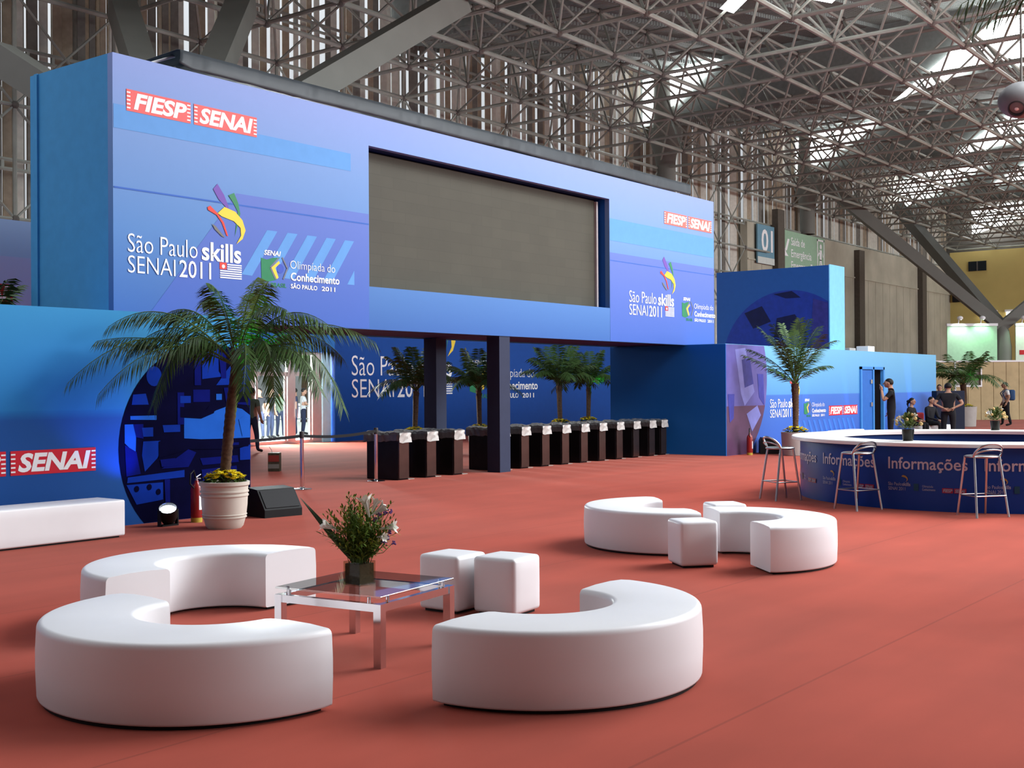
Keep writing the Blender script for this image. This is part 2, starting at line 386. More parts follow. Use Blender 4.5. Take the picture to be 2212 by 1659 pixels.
pil = mat('dark_pilaster', (.10, .085, .07, 1), .7, var=.1)
for i, (uu, zt) in enumerate(((59.95, 11.2), (71.4, 10.0), (82.75, 10.0))):
    struct(MB().bounds(uu-.42, uu+.42, 27.85, 28.2, 0, zt).build('trim_%d' % (i+1), pil), 'dark pilaster on the concrete wall')
yel = mat('ochre_wall', (.58, .46, .17, 1), .85, var=.08, scale=.5)
b = MB(); b.bounds(89.3, 89.7, -30, 28.2, 0, 11.4); struct(b.build('wall_far', yel), 'ochre painted end wall of the hall')
struct(MB().bounds(89.9, 90.1, 2, 29.4, 11.0, 16.4).build('wall_upper_far', mat('dark_sheet', (.10, .09, .08, 1), .7)), 'dark sheeting above the ochre wall')
struct(MB().bounds(-25.2, -25, -30, 29, 0, 13.75).build('wall_behind', mat('hall_render', (.25, .24, .22, 1), .8)))
struct(MB().bounds(-25, 0, -24.2, -24, 0, 13.75).build('wall_right', mat('hall_render', (.25, .24, .22, 1), .8)))
w1 = struct(MB().bounds(89.2, 89.3, 25.6, 26.85, 9.95, 10.65).build('window_1', mat('dark_glass', (.015, .02, .025, 1), .15)))
MB().bounds(89.17, 89.2, 26.18, 26.26, 9.95, 10.65).build('window_mullion', steel_dark, w1)
# low solid facade and the glazed entrance
b = MB(); b.bounds(-6, 23.6, 28.2, 28.5, 0, 3.4); b.bounds(23.6, 26.87, 28.2, 28.5, 2.84, 3.4); b.bounds(26.87, 56.6, 28.2, 28.5, 0, 3.4)
struct(b.build('wall_entrance_left', mat('facade_render', (.12, .16, .30, 1), .8)))
d = bpy.data.objects.new('door_1', None); C.objects.link(d); struct(d, 'glazed entrance doors letting in bright daylight'); d.location = (25.2, 28.15, 0)
b = MB()
for x0, x1 in ((-1.6, -1.42), (-.12, .12), (.92, 1.3)): b.bounds(x0, x1, -.06, .06, 0, 2.84)
for z0, z1 in ((2.1, 2.22), (2.76, 2.84), (0, .1)): b.bounds(-1.6, 1.3, -.05, .05, z0, z1)
for x0, x1 in ((-1.36, -1.28), (-.22, -.14), (.14, .22), (.82, .9)): b.bounds(x0, x1, -.03, .03, .1, 2.1)
b.build('door_frame', frame_grey, d)
gl = glass('clear_glass', (.96, 1, .98, 1), .0)
for nm, x0, x1, z0, z1 in (('pane', -1.28, -.22, .1, 2.1), ('pane', .22, .82, .1, 2.1), ('pane', -1.42, -.12, 2.22, 2.76), ('pane', .12, .92, 2.22, 2.76)):
    MB().bounds(x0, x1, -.008, .008, z0, z1).build(nm, gl, d)
MB().bounds(1.32, 1.66, -.10, -.02, 0, 2.84).build('side_panel', mat('pale_cyan_panel', (.42, .72, .80, 1), .5), d)
for x in (-.34, .34): MB().tube([(x*.75, -.07, .8), (x*.75, -.07, 1.3)], .018).build('handle', chrome, d)

ad_ = bpy.data.lights.new('door_daylight', 'AREA'); ao = bpy.data.objects.new('door_daylight', ad_); C.objects.link(ao); ad_.shape = 'RECTANGLE'; ad_.size = 3.0; ad_.size_y = 3.0
ao.location = (25.3, 30.4, 3.4); ao.rotation_euler = Vector((-.22, -1, -.95)).to_track_quat('-Z', 'Y').to_euler(); ad_.energy = 7000; ad_.color = (.92, .98, 1)

# ------------------------------------------------------------------ roof
deck_m = mat('roof_sheet', (.23, .25, .24, 1), .6, 0, var=.1)
nt = deck_m.node_tree; wv = nt.nodes.new('ShaderNodeTexWave'); wv.inputs['Scale'].default_value = 1.6; wv.bands_direction = 'X'
bp = nt.nodes.new('ShaderNodeBump'); bp.inputs['Strength'].default_value = .8; bp.inputs['Distance'].default_value = .1
nt.links.new([n for n in nt.nodes if n.type == 'TEX_COORD'][0].outputs['Object'], wv.inputs['Vector']); nt.links.new(wv.outputs[0], bp.inputs['Height']); nt.links.new(bp.outputs[0], nt.nodes['Principled BSDF'].inputs['Normal'])
RV0, RV1 = 6.0, 29.4
RISERS = [14.1, 30.6, 47.1, 63.6, 80.1, 96.6]
b = MB()
def dz(k, u): return 13.75+(u-RISERS[k])/16.5*2.4
for k in range(5):
    a, c = RISERS[k], min(RISERS[k+1], 92)
    f = lambda x, y, t: Vector((x, y, dz(k, x)+t))
    b.prism([(a, RV0), (c, RV0), (c, RV1), (a, RV1)], f, 0, .12)
    # purlins under the sheets
    y = RV0+.4
    while y < RV1:
        b.prism([(a, y), (c, y), (c, y+.09), (a, y+.09)], f, -.14, 0); y += 1.4
b.bounds(12, 14.1, RV0, RV1, 15.9, 16.05)
b.bounds(-25, 11.8, -24, 12.5, 13.6, 13.75); b.bounds(11.9, 12, RV0, RV1, 13.6, 16.05)
for k in range(1, 5): b.bounds(RISERS[k]+.06, RISERS[k]+.12, RV0, RV1, 13.6, 16.2)
ceiling = struct(b.build('ceiling', deck_m), 'grey ribbed roof sheeting in rising bays above the space frame')
# clerestory glazing in the riser of each bay: triangles of daylight
sky_w = emission('daylight_pane', (.95, 1, 1, 1), 12.0)
CLER = [(47.0, [(28.6, 13.6), (28.6, 15.7), (27.2, 15.9), (24.6, 16.1), (26.9, 14.4)]),
        (63.5, [(28.6, 13.7), (28.6, 15.7), (27.0, 15.8), (23.6, 16.1), (26.6, 14.4)]),
        (80.0, [(28.6, 13.6), (28.5, 15.5), (26.9, 15.8), (22.6, 16.1), (25.6, 14.6)]),
        (88.6, [(26.4, 12.5), (26.4, 14.4), (22.9, 14.6), (20.2, 14.8), (22.9, 13.4)]),
        (47.0, [(17.0, 13.0), (14.7, 14.6), (12.0, 16.0), (10.2, 16.0), (10.2, 13.2), (13.4, 13.9)]),
        (63.5, [(20.0, 13.6), (16.8, 15.6), (14.2, 16.0), (14.2, 14.4)]),
        (80.0, [(22.6, 14.6), (20.4, 15.8), (18.6, 16.0), (18.6, 14.9)]),
        (30.5, [(13.6, 12.9), (12.6, 13.0), (12.0, 12.4), (12.7, 11.9), (13.5, 12.2)]),
        (30.5, [(16.0, 12.4), (14.9, 13.2), (14.6, 12.9), (15.6, 12.2)])]
for i, (uu, pts) in enumerate(CLER):
    o = MB().prism(pts, lambda x, y, t: Vector((uu+t, x, y)), 0, .05).build('window_%d' % (i+2), sky_w)
    struct(o, 'triangle of bright daylight glazing between two roof bays')
# riser boards, above and below the glazing
# space frame
b = MB(); n = MB()
U0, V0, SP, ZL, ZU = 27.3, 25.0, 2.83, 11.6, 13.5
lo = lambda i, j: Vector((U0+SP*i, V0+SP*j, ZL)); hi = lambda i, j: Vector((U0+SP*(i+.5), V0+SP*(j+.5), ZU))
I0, I1, J0, J1 = -4, 22, -6, 1
for i in range(I0, I1+1):
    for j in range(J0, J1+1):
        p = lo(i, j)
        if i < I1: b.tube([p, lo(i+1, j)], .07, 6, False)
        if j < J1: b.tube([p, lo(i, j+1)], .06, 6, False)
        for di, dj in ((0, 0), (-1, 0), (0, -1), (-1, -1)):
            if I0 <= i+di < I1 and J0-1 <= j+dj < J1: b.tube([p, hi(i+di, j+dj)], .042, 5, False)
        n.sphere(p, .13, 8, 5)
        if i < I1 and j < J1:
            q = hi(i, j); n.sphere(q, .12, 8, 5)
            if i < I1-1: b.tube([q, hi(i+1, j)], .055, 6, False)
            if j < J1-1: b.tube([q, hi(i, j+1)], .055, 6, False)
# upright lattice that carries the facade
for i in range(I0-3, I1+1):
    for k in range(0, 3):
        z = ZL-2.83*k; p = Vector((U0+SP*i, 27.83, z))
        if z < 3: continue
        if i > 10 and k > 0: continue
        if k > 0:
            n.sphere(p, .11, 8, 5)
            b.tube([p, p+Vector((SP, 0, 0))], .05, 6, False)
        if k < 2 and i <= 9:
            b.tube([p, p+Vector((0, 0, -2.83))], .055, 6, False)
            b.tube([p, p+Vector((SP, 0, -2.83))], .035, 5, False); b.tube([p+Vector((SP, 0, 0)), p+Vector((0, 0, -2.83))], .035, 5, False)
# paired rails with spacers
for z in (10.35, 7.5, 13.4):
    b.tube([(8, 28.35, z), (90, 28.35, z)], .05, 5, False); b.tube([(8, 28.35, z-.24), (90, 28.35, z-.24)], .05, 5, False)
    for k in range(116): b.bounds(8.2+.7*k, 8.28+.7*k, 28.32, 28.4, z-.24, z)
sf = struct(b.build('space_frame', steel_paint), 'pale steel tube space frame under the roof')
n.build('space_frame_nodes', steel_dark, sf)
# tree columns: box struts rising from one head
def strut(b, p, q, w0, w1):
    p, q = Vector(p), Vector(q); t = (q-p).normalized(); s = t.cross(Vector((0, 0, 1))).normalized(); o = s.cross(t)
    r = [[b.bm.verts.new(c+s*x*w+o*y*w) for x, y in ((-1, -1), (1, -1), (1, 1), (-1, 1))] for c, w in ((p, w0/2), (q, w1/2))]
    for k in range(4): b._f([r[0][k], r[0][(k+1) % 4], r[1][(k+1) % 4], r[1][k]])
    b._f(r[0][::-1]); b._f(r[1])
strut_m = mat('strut_paint', (.165, .165, .148, 1), .6, 0, var=.06, scale=1.5)
def tree_column(x, y, zt, ends, label, w=.42):
    t = bpy.data.objects.new('tree_column', None); C.objects.link(t); t.location = (x, y, 0); tag(t, label, 'column', 'tree columns of the hall')
    b = MB(); b.lathe([(.55, 0), (.55, zt-1.2), (.42, zt-.3), (.2, zt+.1), (0, zt+.1)], n=12); b.build('column_shaft', strut_m, t, 40)
    for e in ends:
        s = MB(); strut(s, (0, 0, zt-.1), (e[0]-x, e[1]-y, e[2]), w, w*1.15); s.build('strut', strut_m, t)
tree_column(14.5, 19.5, 6.1, [(23.5, 19.8, 11.6), (19.98, 23.97, 11.55), (18.05, 26.4, 11.5), (13.4, 24.0, 8.75)], 'branching steel column whose box struts rise behind the big screen', .55)
tree_column(69.3, 19.1, 5.0, [(64.4, 27.4, 13.2), (76.4, 27.4, 13.2), (73.5, 12.5, 11.5)], 'branching steel column standing beside the lit green banner', .55)
for uu in (47.3, 63.9):
    t = bpy.data.objects.new('facade_column', None); C.objects.link(t); t.location = (uu, 28.1 if uu > 50 else 27.6, 0)
    tag(t, 'round column with flared head against the fins, ' + ('just past the end of the big screen' if uu < 50 else 'above the green exit sign'), 'column', 'round facade columns')
    MB().lathe([(.42, 10.27 if uu > 50 else 0), (.42, 11.6), (.5, 12.2), (.78, 13.0), (.78, 13.35), (.6, 13.4), (.5, 16.0)], n=20).build('column_shaft', strut_m, t, 40)

# ------------------------------------------------------------------ the big screen box over the gate
VF = 14.73
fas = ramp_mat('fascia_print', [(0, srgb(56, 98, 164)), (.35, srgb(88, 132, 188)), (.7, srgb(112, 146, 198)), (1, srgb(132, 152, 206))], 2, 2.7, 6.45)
st = thing('screen_stand', 'huge blue box carrying the blank screen, bridging the gate on posts', 'stand', (0, 0, 0))
b = MB(); y0, y1 = VF, VF+.12
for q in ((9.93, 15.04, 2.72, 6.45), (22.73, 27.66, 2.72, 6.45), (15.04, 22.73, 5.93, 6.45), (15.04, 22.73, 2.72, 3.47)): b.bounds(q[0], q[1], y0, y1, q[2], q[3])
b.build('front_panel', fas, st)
side_m = mat('teal_blue_cloth', srgb(66, 146, 200), .6, var=.05)
b = MB(); b.bounds(9.93, 10.03, VF+.12, 16.85, 2.72, 6.45); b.bounds(9.90, 9.93, 16.62, 16.70, 2.72, 6.45); b.build('side_panel', side_m, st)
b = MB(); b.bounds(27.56, 27.66, VF+.12, 16.85, 2.72, 6.45); b.bounds(10.03, 27.56, 16.75, 16.85, 2.72, 6.45); b.bounds(11.2, 27.56, VF+.12, 16.75, 6.33, 6.43); b.build('rear_panel', side_m, st)
MB().bounds(10.03, 27.56, VF+.12, 16.75, 2.74, 2.84).build('underside', mat('underside_cloth', srgb(62, 52, 104), .7), st)
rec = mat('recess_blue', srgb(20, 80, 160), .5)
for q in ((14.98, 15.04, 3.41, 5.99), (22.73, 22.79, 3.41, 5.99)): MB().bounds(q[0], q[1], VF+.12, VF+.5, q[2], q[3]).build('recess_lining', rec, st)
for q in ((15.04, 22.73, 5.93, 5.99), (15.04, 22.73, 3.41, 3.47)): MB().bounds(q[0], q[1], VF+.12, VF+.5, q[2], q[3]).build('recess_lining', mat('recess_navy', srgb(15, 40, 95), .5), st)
scr = mat('led_screen', (.068, .065, .051, 1), .6, var=.05, scale=1.5)
nt = scr.node_tree; tcn = [x for x in nt.nodes if x.type == 'TEX_COORD'][0]; bs = nt.nodes['Principled BSDF']; src = bs.inputs['Base Color'].links[0].from_socket
mpn = nt.nodes.new('ShaderNodeMapping'); mpn.inputs['Rotation'].default_value = (PI/2, 0, 0); nt.links.new(tcn.outputs['Object'], mpn.inputs[0])
br = nt.nodes.new('ShaderNodeTexBrick'); br.inputs['Color1'].default_value = (.95, .95, .95, 1); br.inputs['Color2'].default_value = (1.04, 1.04, 1.03, 1); br.inputs['Mortar'].default_value = (.88, .88, .88, 1)
br.inputs['Scale'].default_value = 1; br.inputs['Mortar Size'].default_value = .006; br.inputs['Brick Width'].default_value = .64; br.inputs['Row Height'].default_value = .205; br.offset = .5
nt.links.new(mpn.outputs[0], br.inputs['Vector'])
mm = nt.nodes.new('ShaderNodeMix'); mm.data_type = 'RGBA'; mm.blend_type = 'MULTIPLY'; mm.inputs[0].default_value = 1
nt.links.new(src, mm.inputs[6]); nt.links.new(br.outputs[0], mm.inputs[7]); nt.links.new(mm.outputs[2], bs.inputs['Base Color'])
MB().bounds(15.04, 22.60, VF+.32, VF+.48, 3.47, 5.90).build('screen', scr, st, label='blank grey-brown screen of many modules')
MB().bounds(22.60, 22.66, VF+.26, VF+.34, 3.47, 5.88).build('screen_edge', mat('pale_edge', (.45, .42, .42, 1), .5), st)
# printed bands
band = mat('violet_band_print', srgb(92, 98, 196), .55, var=.03); band2 = mat('cyan_band_print', srgb(92, 146, 206), .55, var=.03); seam = mat('seam_print', srgb(60, 100, 180), .6)
g = MB(); F = wallmap(VF, lift=.003)
g.poly([F(*p) for p in ((12.12, 4.73), (15.03, 4.73), (15.03, 2.73), (10.47, 2.73), (10.86, 3.2))])
g.mi = 1; g.poly([F(*p) for p in ((9.94, 5.39), (14.6, 5.42), (14.6, 5.72), (9.94, 5.73))])
G = wallmap(VF, lift=.005)
for k in range(5):
    x = 12.73+.43*k; q = [(x, 4.22), (x+.215, 4.22), (x-.31, 3.47), (x-.52, 3.48)]
    g.poly([G(*p) for p in clip_poly(q, 12, 14.67, 3, 5)])
g.poly([G(*p) for p in ((14.67, 3.72), (14.67, 3.47), (14.5, 3.47))])
g.mi = 2; g.poly([G(*p) for p in ((9.94, 4.54), (15.03, 4.54), (15.03, 4.565), (9.94, 4.565))])
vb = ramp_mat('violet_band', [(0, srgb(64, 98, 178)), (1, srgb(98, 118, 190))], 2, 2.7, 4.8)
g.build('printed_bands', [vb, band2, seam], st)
g = MB(); g.poly([F(*p) for p in ((22.74, 4.73), (27.65, 4.73), (27.65, 2.73), (22.74, 2.73))]); g.mi = 1; g.poly([F(*p) for p in ((22.74, 5.0), (27.65, 5.0), (27.65, 5.5), (22.74, 5.5))])
g.mi = 2; g.poly([G(*p) for p in ((22.74, 4.54), (27.65, 4.54), (27.65, 4.56), (22.74, 4.56))]); g.build('printed_bands', [vb, band2, seam], st)
pale_red = mat('glare_red_print', srgb(222, 98, 96), .5, var=.02)  # red paled by glare that is put into the colour
badge(st, wallmap(VF, lift=.007), wallmap(VF, lift=.010), pale_red); badge(st, wallmap(VF, du=15.0, dz=-.04, lift=.007), wallmap(VF, du=15.0, dz=-.04, lift=.010), mat('glare_pink_print', srgb(222, 112, 104), .5, var=.02))  # right-hand plates: overexposure put into a pinker red
for du in (0, 13.38):
    event_logo(st, wallmap(VF, du=du, lift=.008), wallmap(VF, du=du, lift=.011)); olympiad_logo(st, wallmap(VF, du=du, lift=.008), wallmap(VF, du=du, lift=.011))
post_m = mat('slate_post', srgb(46, 52, 74), .6, var=.05)
MB().bounds(18.72, 19.06, VF+.02, VF+.34, 0, 2.72).build('post', post_m, st)
MB().bounds(18.72, 19.04, 16.42, 16.76, 0, 2.72).build('post', post_m, st)
for p, q in (((10.55, VF+.3, 6.42), (11.35, VF+.5, 6.78)), ((10.9, VF+.5, 6.42), (11.3, VF+.4, 6.58))): MB().tube([p, q], .02).build('scaffold_tube', white_print, st)
# dark sheet laid over the top
b = MB(); NU = 240; prof = [(-.012, .42), (-.016, .50), (-.006, .58), (.012, .67), (.04, .735), (.14, .76), (1.9, .70)]
rows = []; random.seed(4)
ph = [random.uniform(0, 6) for _ in range(6)]
for i in range(NU+1):
    x = 11.05+(26.45-11.05)*i/NU; w = .6*math.sin(x*2.3+ph[0])+.5*math.sin(x*5.1+ph[1])+.45*math.sin(x*11+ph[2])+.3*math.sin(x*23+ph[3])
    edge = .012*math.sin(x*1.7+ph[4])+.006*w; ramp_in = min(1, (x-11.05)/.25)
    rows.append([b.bm.verts.new((x+.10*(k/6), VF+py+.010*w*(1 if 0 < k < 6 else 0)+.01*abs(w), 6.02+pz+(.006*w if k > 0 else edge+.03)+.06*(1-ramp_in)*(k < 2))) for k, (py, pz) in enumerate(prof)])
for a, c in zip(rows, rows[1:]):
    for k in range(len(prof)-1): b._f([a[k], c[k], c[k+1], a[k+1]])
o = b.build('tarpaulin', mat('grey_plastic_sheet', (.042, .05, .058, 1), .5, spec=.25, var=.25, scale=1.2), None, 60); tag(o, 'dark grey plastic sheet draped along the top of the big screen box', 'sheet')
so = o.modifiers.new('thick', 'SOLIDIFY'); so.thickness = .006

# ------------------------------------------------------------------ exhibition walls round the gate
VL, VR = 12.92, 13.66
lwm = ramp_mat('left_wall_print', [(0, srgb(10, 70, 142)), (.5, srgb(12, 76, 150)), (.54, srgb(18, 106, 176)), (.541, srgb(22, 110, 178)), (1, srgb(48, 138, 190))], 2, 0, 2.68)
lw = thing('exhibition_wall', 'low blue wall with the machine picture, behind the big potted palm', 'wall', (0, 0, 0))
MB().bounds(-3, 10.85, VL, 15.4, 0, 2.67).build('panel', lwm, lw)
MACH = [mat('machine_black', srgb(5, 5, 36), .8, spec=.02, var=.3, scale=3), mat('machine_navy', srgb(10, 18, 92), .8, spec=.02, var=.2, scale=3), mat('machine_blue', srgb(14, 44, 136), .8, spec=.02, var=.15, scale=3), mat('machine_light', srgb(30, 84, 176), .8, spec=.02, var=.12, scale=3)]
cx, cz, cr = circle3((10.0, 2.30), (8.77, .87), (9.12, .02))
g = MB(); F = wallmap(VL, lift=.004); G = wallmap(VL, lift=.007); Hh = wallmap(VL, lift=.014)
CL = lambda pts: clip_poly(pts, 0, 10.845, .005, 2.6)
g.poly([F(*p) for p in CL(arc(cx, cz, cr))])
def machine(px):  # outline drawn in the disc's own unit square
    return [(8.77+x*2.08, 2.30-y*2.32) for x, y in px]
SH = [(2, arc(.25, .19, .055, 16)), (3, [(.47, .42), (.63, .42), (.72, .385), (.82, .36), (.93, .38), (1, .42), (1, .55), (.78, .55), (.47, .545)]), (2, [(.10, .29), (.19, .285), (.21, .345), (.09, .345)]),
      (3, [(.08, .405), (.265, .405), (.265, .43), (.08, .425)]), (2, [(.31, .46), (.44, .46), (.44, .50), (.32, .50)]), (3, [(.04, .45), (.11, .45), (.12, .50), (.115, .61), (.04, .55)]), (2, [(.17, .545), (.33, .545), (.27, .64), (.18, .71), (.16, .62)]),
      (2, [(.61, .03), (.74, .03), (.74, .16), (.77, .19), (.61, .205)]), (1, [(.54, .265), (.67, .265), (.67, .335), (.54, .335)]), (3, [(.72, .29), (.765, .29), (.765, .325), (.72, .325)]), (2, [(.83, .13), (1, .12), (1, .235), (.72, .24)]),
      (2, [(.06, .735), (.47, .715), (.47, .755), (.055, .765)]), (2, [(.05, .775), (.31, .775), (.31, .87), (.12, .885)]), (1, [(.59, .655), (.89, .65), (.90, .69), (.61, .695)]), (2, [(.91, .61), (1, .59), (1, .68), (.91, .68)]), (1, [(.04, .56), (.12, .60), (.15, .72), (.05, .73)]), (1, [(.42, .28), (.47, .28), (.47, .46), (.42, .46)]), (1, [(.78, .255), (1, .25), (1, .36), (.80, .345)]), (1, [(.30, .70), (.50, .60), (.56, .62), (.5, .7)]), (1, [(.10, .45), (.17, .45), (.17, .53), (.12, .52)]), (2, [(.16, .47), (.24, .47), (.24, .52), (.17, .52)]), (0, [(.44, .36), (.64, .38), (.66, .36), (.72, .34), (.70, .40), (.6, .43), (.44, .42)]), (1, [(.55, .05), (.60, .05), (.60, .24), (.55, .24)]),
      (1, [(.74, .05), (.80, .05), (.80, .20), (.76, .20)]), (2, [(.44, .30), (.52, .30), (.52, .34), (.44, .34)]), (2, [(.84, .20), (.90, .20), (.90, .23), (.84, .23)]), (0, [(.83, .28), (.98, .28), (.98, .34), (.86, .34)]), (1, [(.32, .76), (.36, .76), (.36, .96), (.33, .96)]), (1, [(.60, .72), (.88, .71), (.9, .84), (.62, .86)]), (2, [(.62, .75), (.74, .745), (.74, .76), (.62, .765)]),
      (0, [(.28, .55), (.34, .53), (.5, .54), (.78, .56), (.98, .56), (.98, .60), (.78, .61), (.5, .60), (.28, .64)]), (1, [(.80, .575), (.9, .575), (.9, .59), (.8, .59)]), (3, [(.9, .44), (.95, .42), (.98, .5), (.93, .54)]), (1, [(.29, .65), (.4, .645), (.41, .69), (.3, .69)])]
for mi, pts in SH:
    LF = globals().get('LF', 0)+.0002; G = wallmap(VL, lift=.006+LF); g.mi = mi; p = CL(machine(pts)); g.poly([G(*q) for q in p]) if len(p) > 2 else None
g.mi = 0
for x, y in ((.12, .80), (.21, .795), (.275, .825)): g.poly([Hh(*q) for q in machine(arc(x, y, .017, 12))])
g.build('machine_picture', MACH, lw)
t = thing_f = wallmap(VL, du=-2.63, dz=-3.25, s=.905, ox=10.15, oz=5.665, lift=.006); t2 = wallmap(VL, du=-3.87, dz=-4.955, s=.91, ox=10.15, oz=5.665, lift=.006)
badge(lw, wallmap(VL, du=-3.87, dz=-4.955, s=.91, ox=10.15, oz=5.665, lift=.006), wallmap(VL, du=-3.87, dz=-4.955, s=.91, ox=10.15, oz=5.665, lift=.009), mat('strong_red_print', srgb(200, 28, 48), .5, var=.02))
# the other low wall, right of the gate
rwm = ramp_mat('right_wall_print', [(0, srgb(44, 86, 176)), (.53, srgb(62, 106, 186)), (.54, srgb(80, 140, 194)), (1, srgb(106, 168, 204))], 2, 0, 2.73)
rw = thing('exhibition_wall', 'low pale blue wall with a doorway, behind the round counter', 'wall', (0, 0, 0))
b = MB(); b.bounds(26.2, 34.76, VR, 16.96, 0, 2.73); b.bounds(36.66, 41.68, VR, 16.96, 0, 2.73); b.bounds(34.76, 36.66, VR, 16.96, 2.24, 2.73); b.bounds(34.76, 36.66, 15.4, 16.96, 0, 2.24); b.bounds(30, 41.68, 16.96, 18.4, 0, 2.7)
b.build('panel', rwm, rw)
MB().bounds(26.17, 26.2, VR-.02, 16.96, 0, 2.72).build('return_panel', ramp_mat('return_print', [(0, srgb(14, 92, 168)), (1, srgb(12, 84, 162))], 2, 0, 2.7), rw)
fr = mat('blue_door_frame', srgb(60, 130, 200), .5)
b = MB(); b.bounds(34.74, 34.84, VR-.05, VR+.05, 0, 2.26); b.bounds(35.72, 35.82, VR-.05, VR+.05, 0, 2.26); b.bounds(36.58, 36.68, VR-.05, VR+.05, 0, 2.26); b.bounds(34.74, 36.68, VR-.05, VR+.05, 2.18, 2.26); b.build('door_frame', fr, rw)
dl = MB().bounds(34.86, 35.7, VR-.02, VR+.03, .02, 2.16).build('door_leaf', mat('blue_door', srgb(34, 96, 176), .5), rw)
for z in (1.06, 1.75): MB().bounds(35.52, 35.64, VR-.06, VR-.02, z, z+.12).build('lock', alu, dl)
MB().bounds(35.86, 36.5, VR+.5, VR+.56, 1.80, 2.14).build('lit_notice', emission('lit_paper', (1, .97, .9, 1), 1.0), rw)
MB().bounds(35.84, 36.56, VR+.58, 15.39, 0, 2.17).build('shade_box', mat('doorway_shade', (.012, .012, .016, 1), .9), rw)  # near-black block paints the shade inside the doorway
cx, cz, cr = circle3((28.31, 2.73), (28.43, 1.5), (27.75, .30))
PRP = [mat('print_violet', srgb(88, 84, 150), .5, var=.25, scale=2), mat('print_plum', srgb(84, 56, 84), .5, var=.25, scale=2), mat('print_lilac', srgb(118, 122, 190), .5, var=.15, scale=3), mat('print_indigo', srgb(52, 56, 140), .5, var=.2)]
g = MB(); F = wallmap(VR, lift=.004); G = wallmap(VR, lift=.007); CL = lambda p: clip_poly(p, 26.21, 30, .005, 2.72)
for mi, z0, z1 in ((0, 1.2, 2.72), (1, .005, 1.2)):
    g.mi = mi; p = clip_poly(arc(cx, cz, cr), 26.21, 30, z0, z1); g.poly([F(*q) for q in p])
for mi, pts in ((2, [(26.7, 2.6), (27.25, 2.65), (27.75, 1.55), (27.2, 1.2), (27.0, 1.5)]), (3, [(27.05, 2.35), (27.5, 2.4), (27.7, 1.75), (27.2, 1.65)]), (2, [(27.3, 1.0), (27.9, 1.2), (28.1, .95), (27.6, .55)]), (3, [(26.3, 1.5), (26.65, 1.5), (26.6, .9), (26.4, .8)]), (3, [(27.9, 2.0), (28.25, 2.0), (28.3, 1.2), (28.0, 1.4)])):
    LG = globals().get('LG', 0)+.0008; G = wallmap(VR, lift=.006+LG); g.mi = mi; g.poly([G(*q) for q in CL(pts)])
g.build('laptop_picture', PRP, rw)
S = .86
fm = lambda l: wallmap(VR, du=18.48, dz=-2.49, s=S, ox=10.16, oz=3.36, lift=l)
event_logo(rw, fm(.006), fm(.009)); olympiad_logo(rw, fm(.006), fm(.009))
bm_ = lambda l: wallmap(VR, du=22.28, dz=-4.82, s=.89, ox=10.15, oz=5.665, lift=l)
badge(rw, bm_(.006), bm_(.009), mat('strong_red_print', srgb(200, 28, 48)))
g = MB(); G = wallmap(VR, lift=.005)
for k in range(12): g.poly([G(*p) for p in ((30.3+.34*k, .75), (30.45+.34*k, .75), (30.75+.34*k, .3), (30.6+.34*k, .3))])
g.build('printed_stripes', mat('stripe_print', srgb(52, 110, 205), .5), rw)
o = MB().rbox((37.4, 14.5, 2.84), (.55, .4, .22), .02).build('carton', white_print); tag(o, 'small white box lying on top of the low right wall', 'box')
o = MB().rbox((36.1, 14.6, 2.80), (.5, .4, .13), .02).build('carton', mat('grey_carton', (.4, .38, .36, 1))); tag(o, 'flat grey box on the wall top between the tower and the white box', 'box')
MB().bounds(36.60, 36.655, VR+.06, VR+.57, 0, 2.2).build('shade_board', mat('doorway_shade', (.012, .012, .016, 1), .9), rw)  # black board painted as shade over the blue reveal
# towers
tw = thing('exhibition_tower', 'tall blue tower with a dark round picture, rising behind the low right wall', 'tower', (0, 0, 0))
MB().bounds(34.5, 35.62, 14.5, 18.28, 2.74, 5.34).build('panel', mat('tower_blue', srgb(30, 74, 140), .6, var=.05), tw)
MB().bounds(34.5, 35.64, 14.47, 14.5, 2.74, 5.36).build('front_panel', mat('tower_pale_blue', srgb(120, 190, 235), .55), tw)
cx, cz, cr = circle3((17.93, 3.17), (15.86, 4.65), (14.54, 4.25))
g = MB(); F = lambda x, z: Vector((34.496, x, z)); G = lambda x, z: Vector((34.492, x, z)); p = clip_poly(arc(cx, cz, cr), 14.52, 18.27, 2.75, 5.3)
g.mi = 0; g.poly([F(*q) for q in p])
for mi, pts in ((1, [(17.3, 4.0), (16.7, 4.2), (16.4, 3.7), (17.0, 3.5)]), (1, [(16.2, 3.8), (15.6, 3.9), (15.2, 3.3), (16.3, 3.2)]), (1, [(16.3, 4.55), (15.7, 4.62), (15.4, 4.4), (15.9, 4.4)]), (2, [(15.0, 4.35), (14.53, 4.2), (14.53, 2.8), (15.1, 2.8)])):
    LT = globals().get('LT', 0)+.001; G = lambda x, z: Vector((34.493-LT, x, z)); g.mi = mi; g.poly([G(*q) for q in clip_poly(pts, 14.53, 18.2, 2.76, 5.2)])
g.build('round_picture', [mat('tower_print', srgb(28, 48, 132), .5, var=.15), mat('tower_print_dark', srgb(14, 18, 60), .5, var=.2), mat('tower_print_violet', srgb(44, 44, 112), .5, var=.2)], tw)
t2 = thing('exhibition_tower', 'blue panel with a red sign, standing behind the low left wall', 'tower', (0, 0, 0))
MB().bounds(5.5, 12.6, 20.0, 20.6, 0, 4.72).build('panel', ramp_mat('tower_left_print', [(0, srgb(130, 160, 235)), (.86, srgb(186, 196, 245)), (.861, srgb(166, 200, 245)), (1, srgb(184, 212, 250))], 2, 0, 4.72), t2)
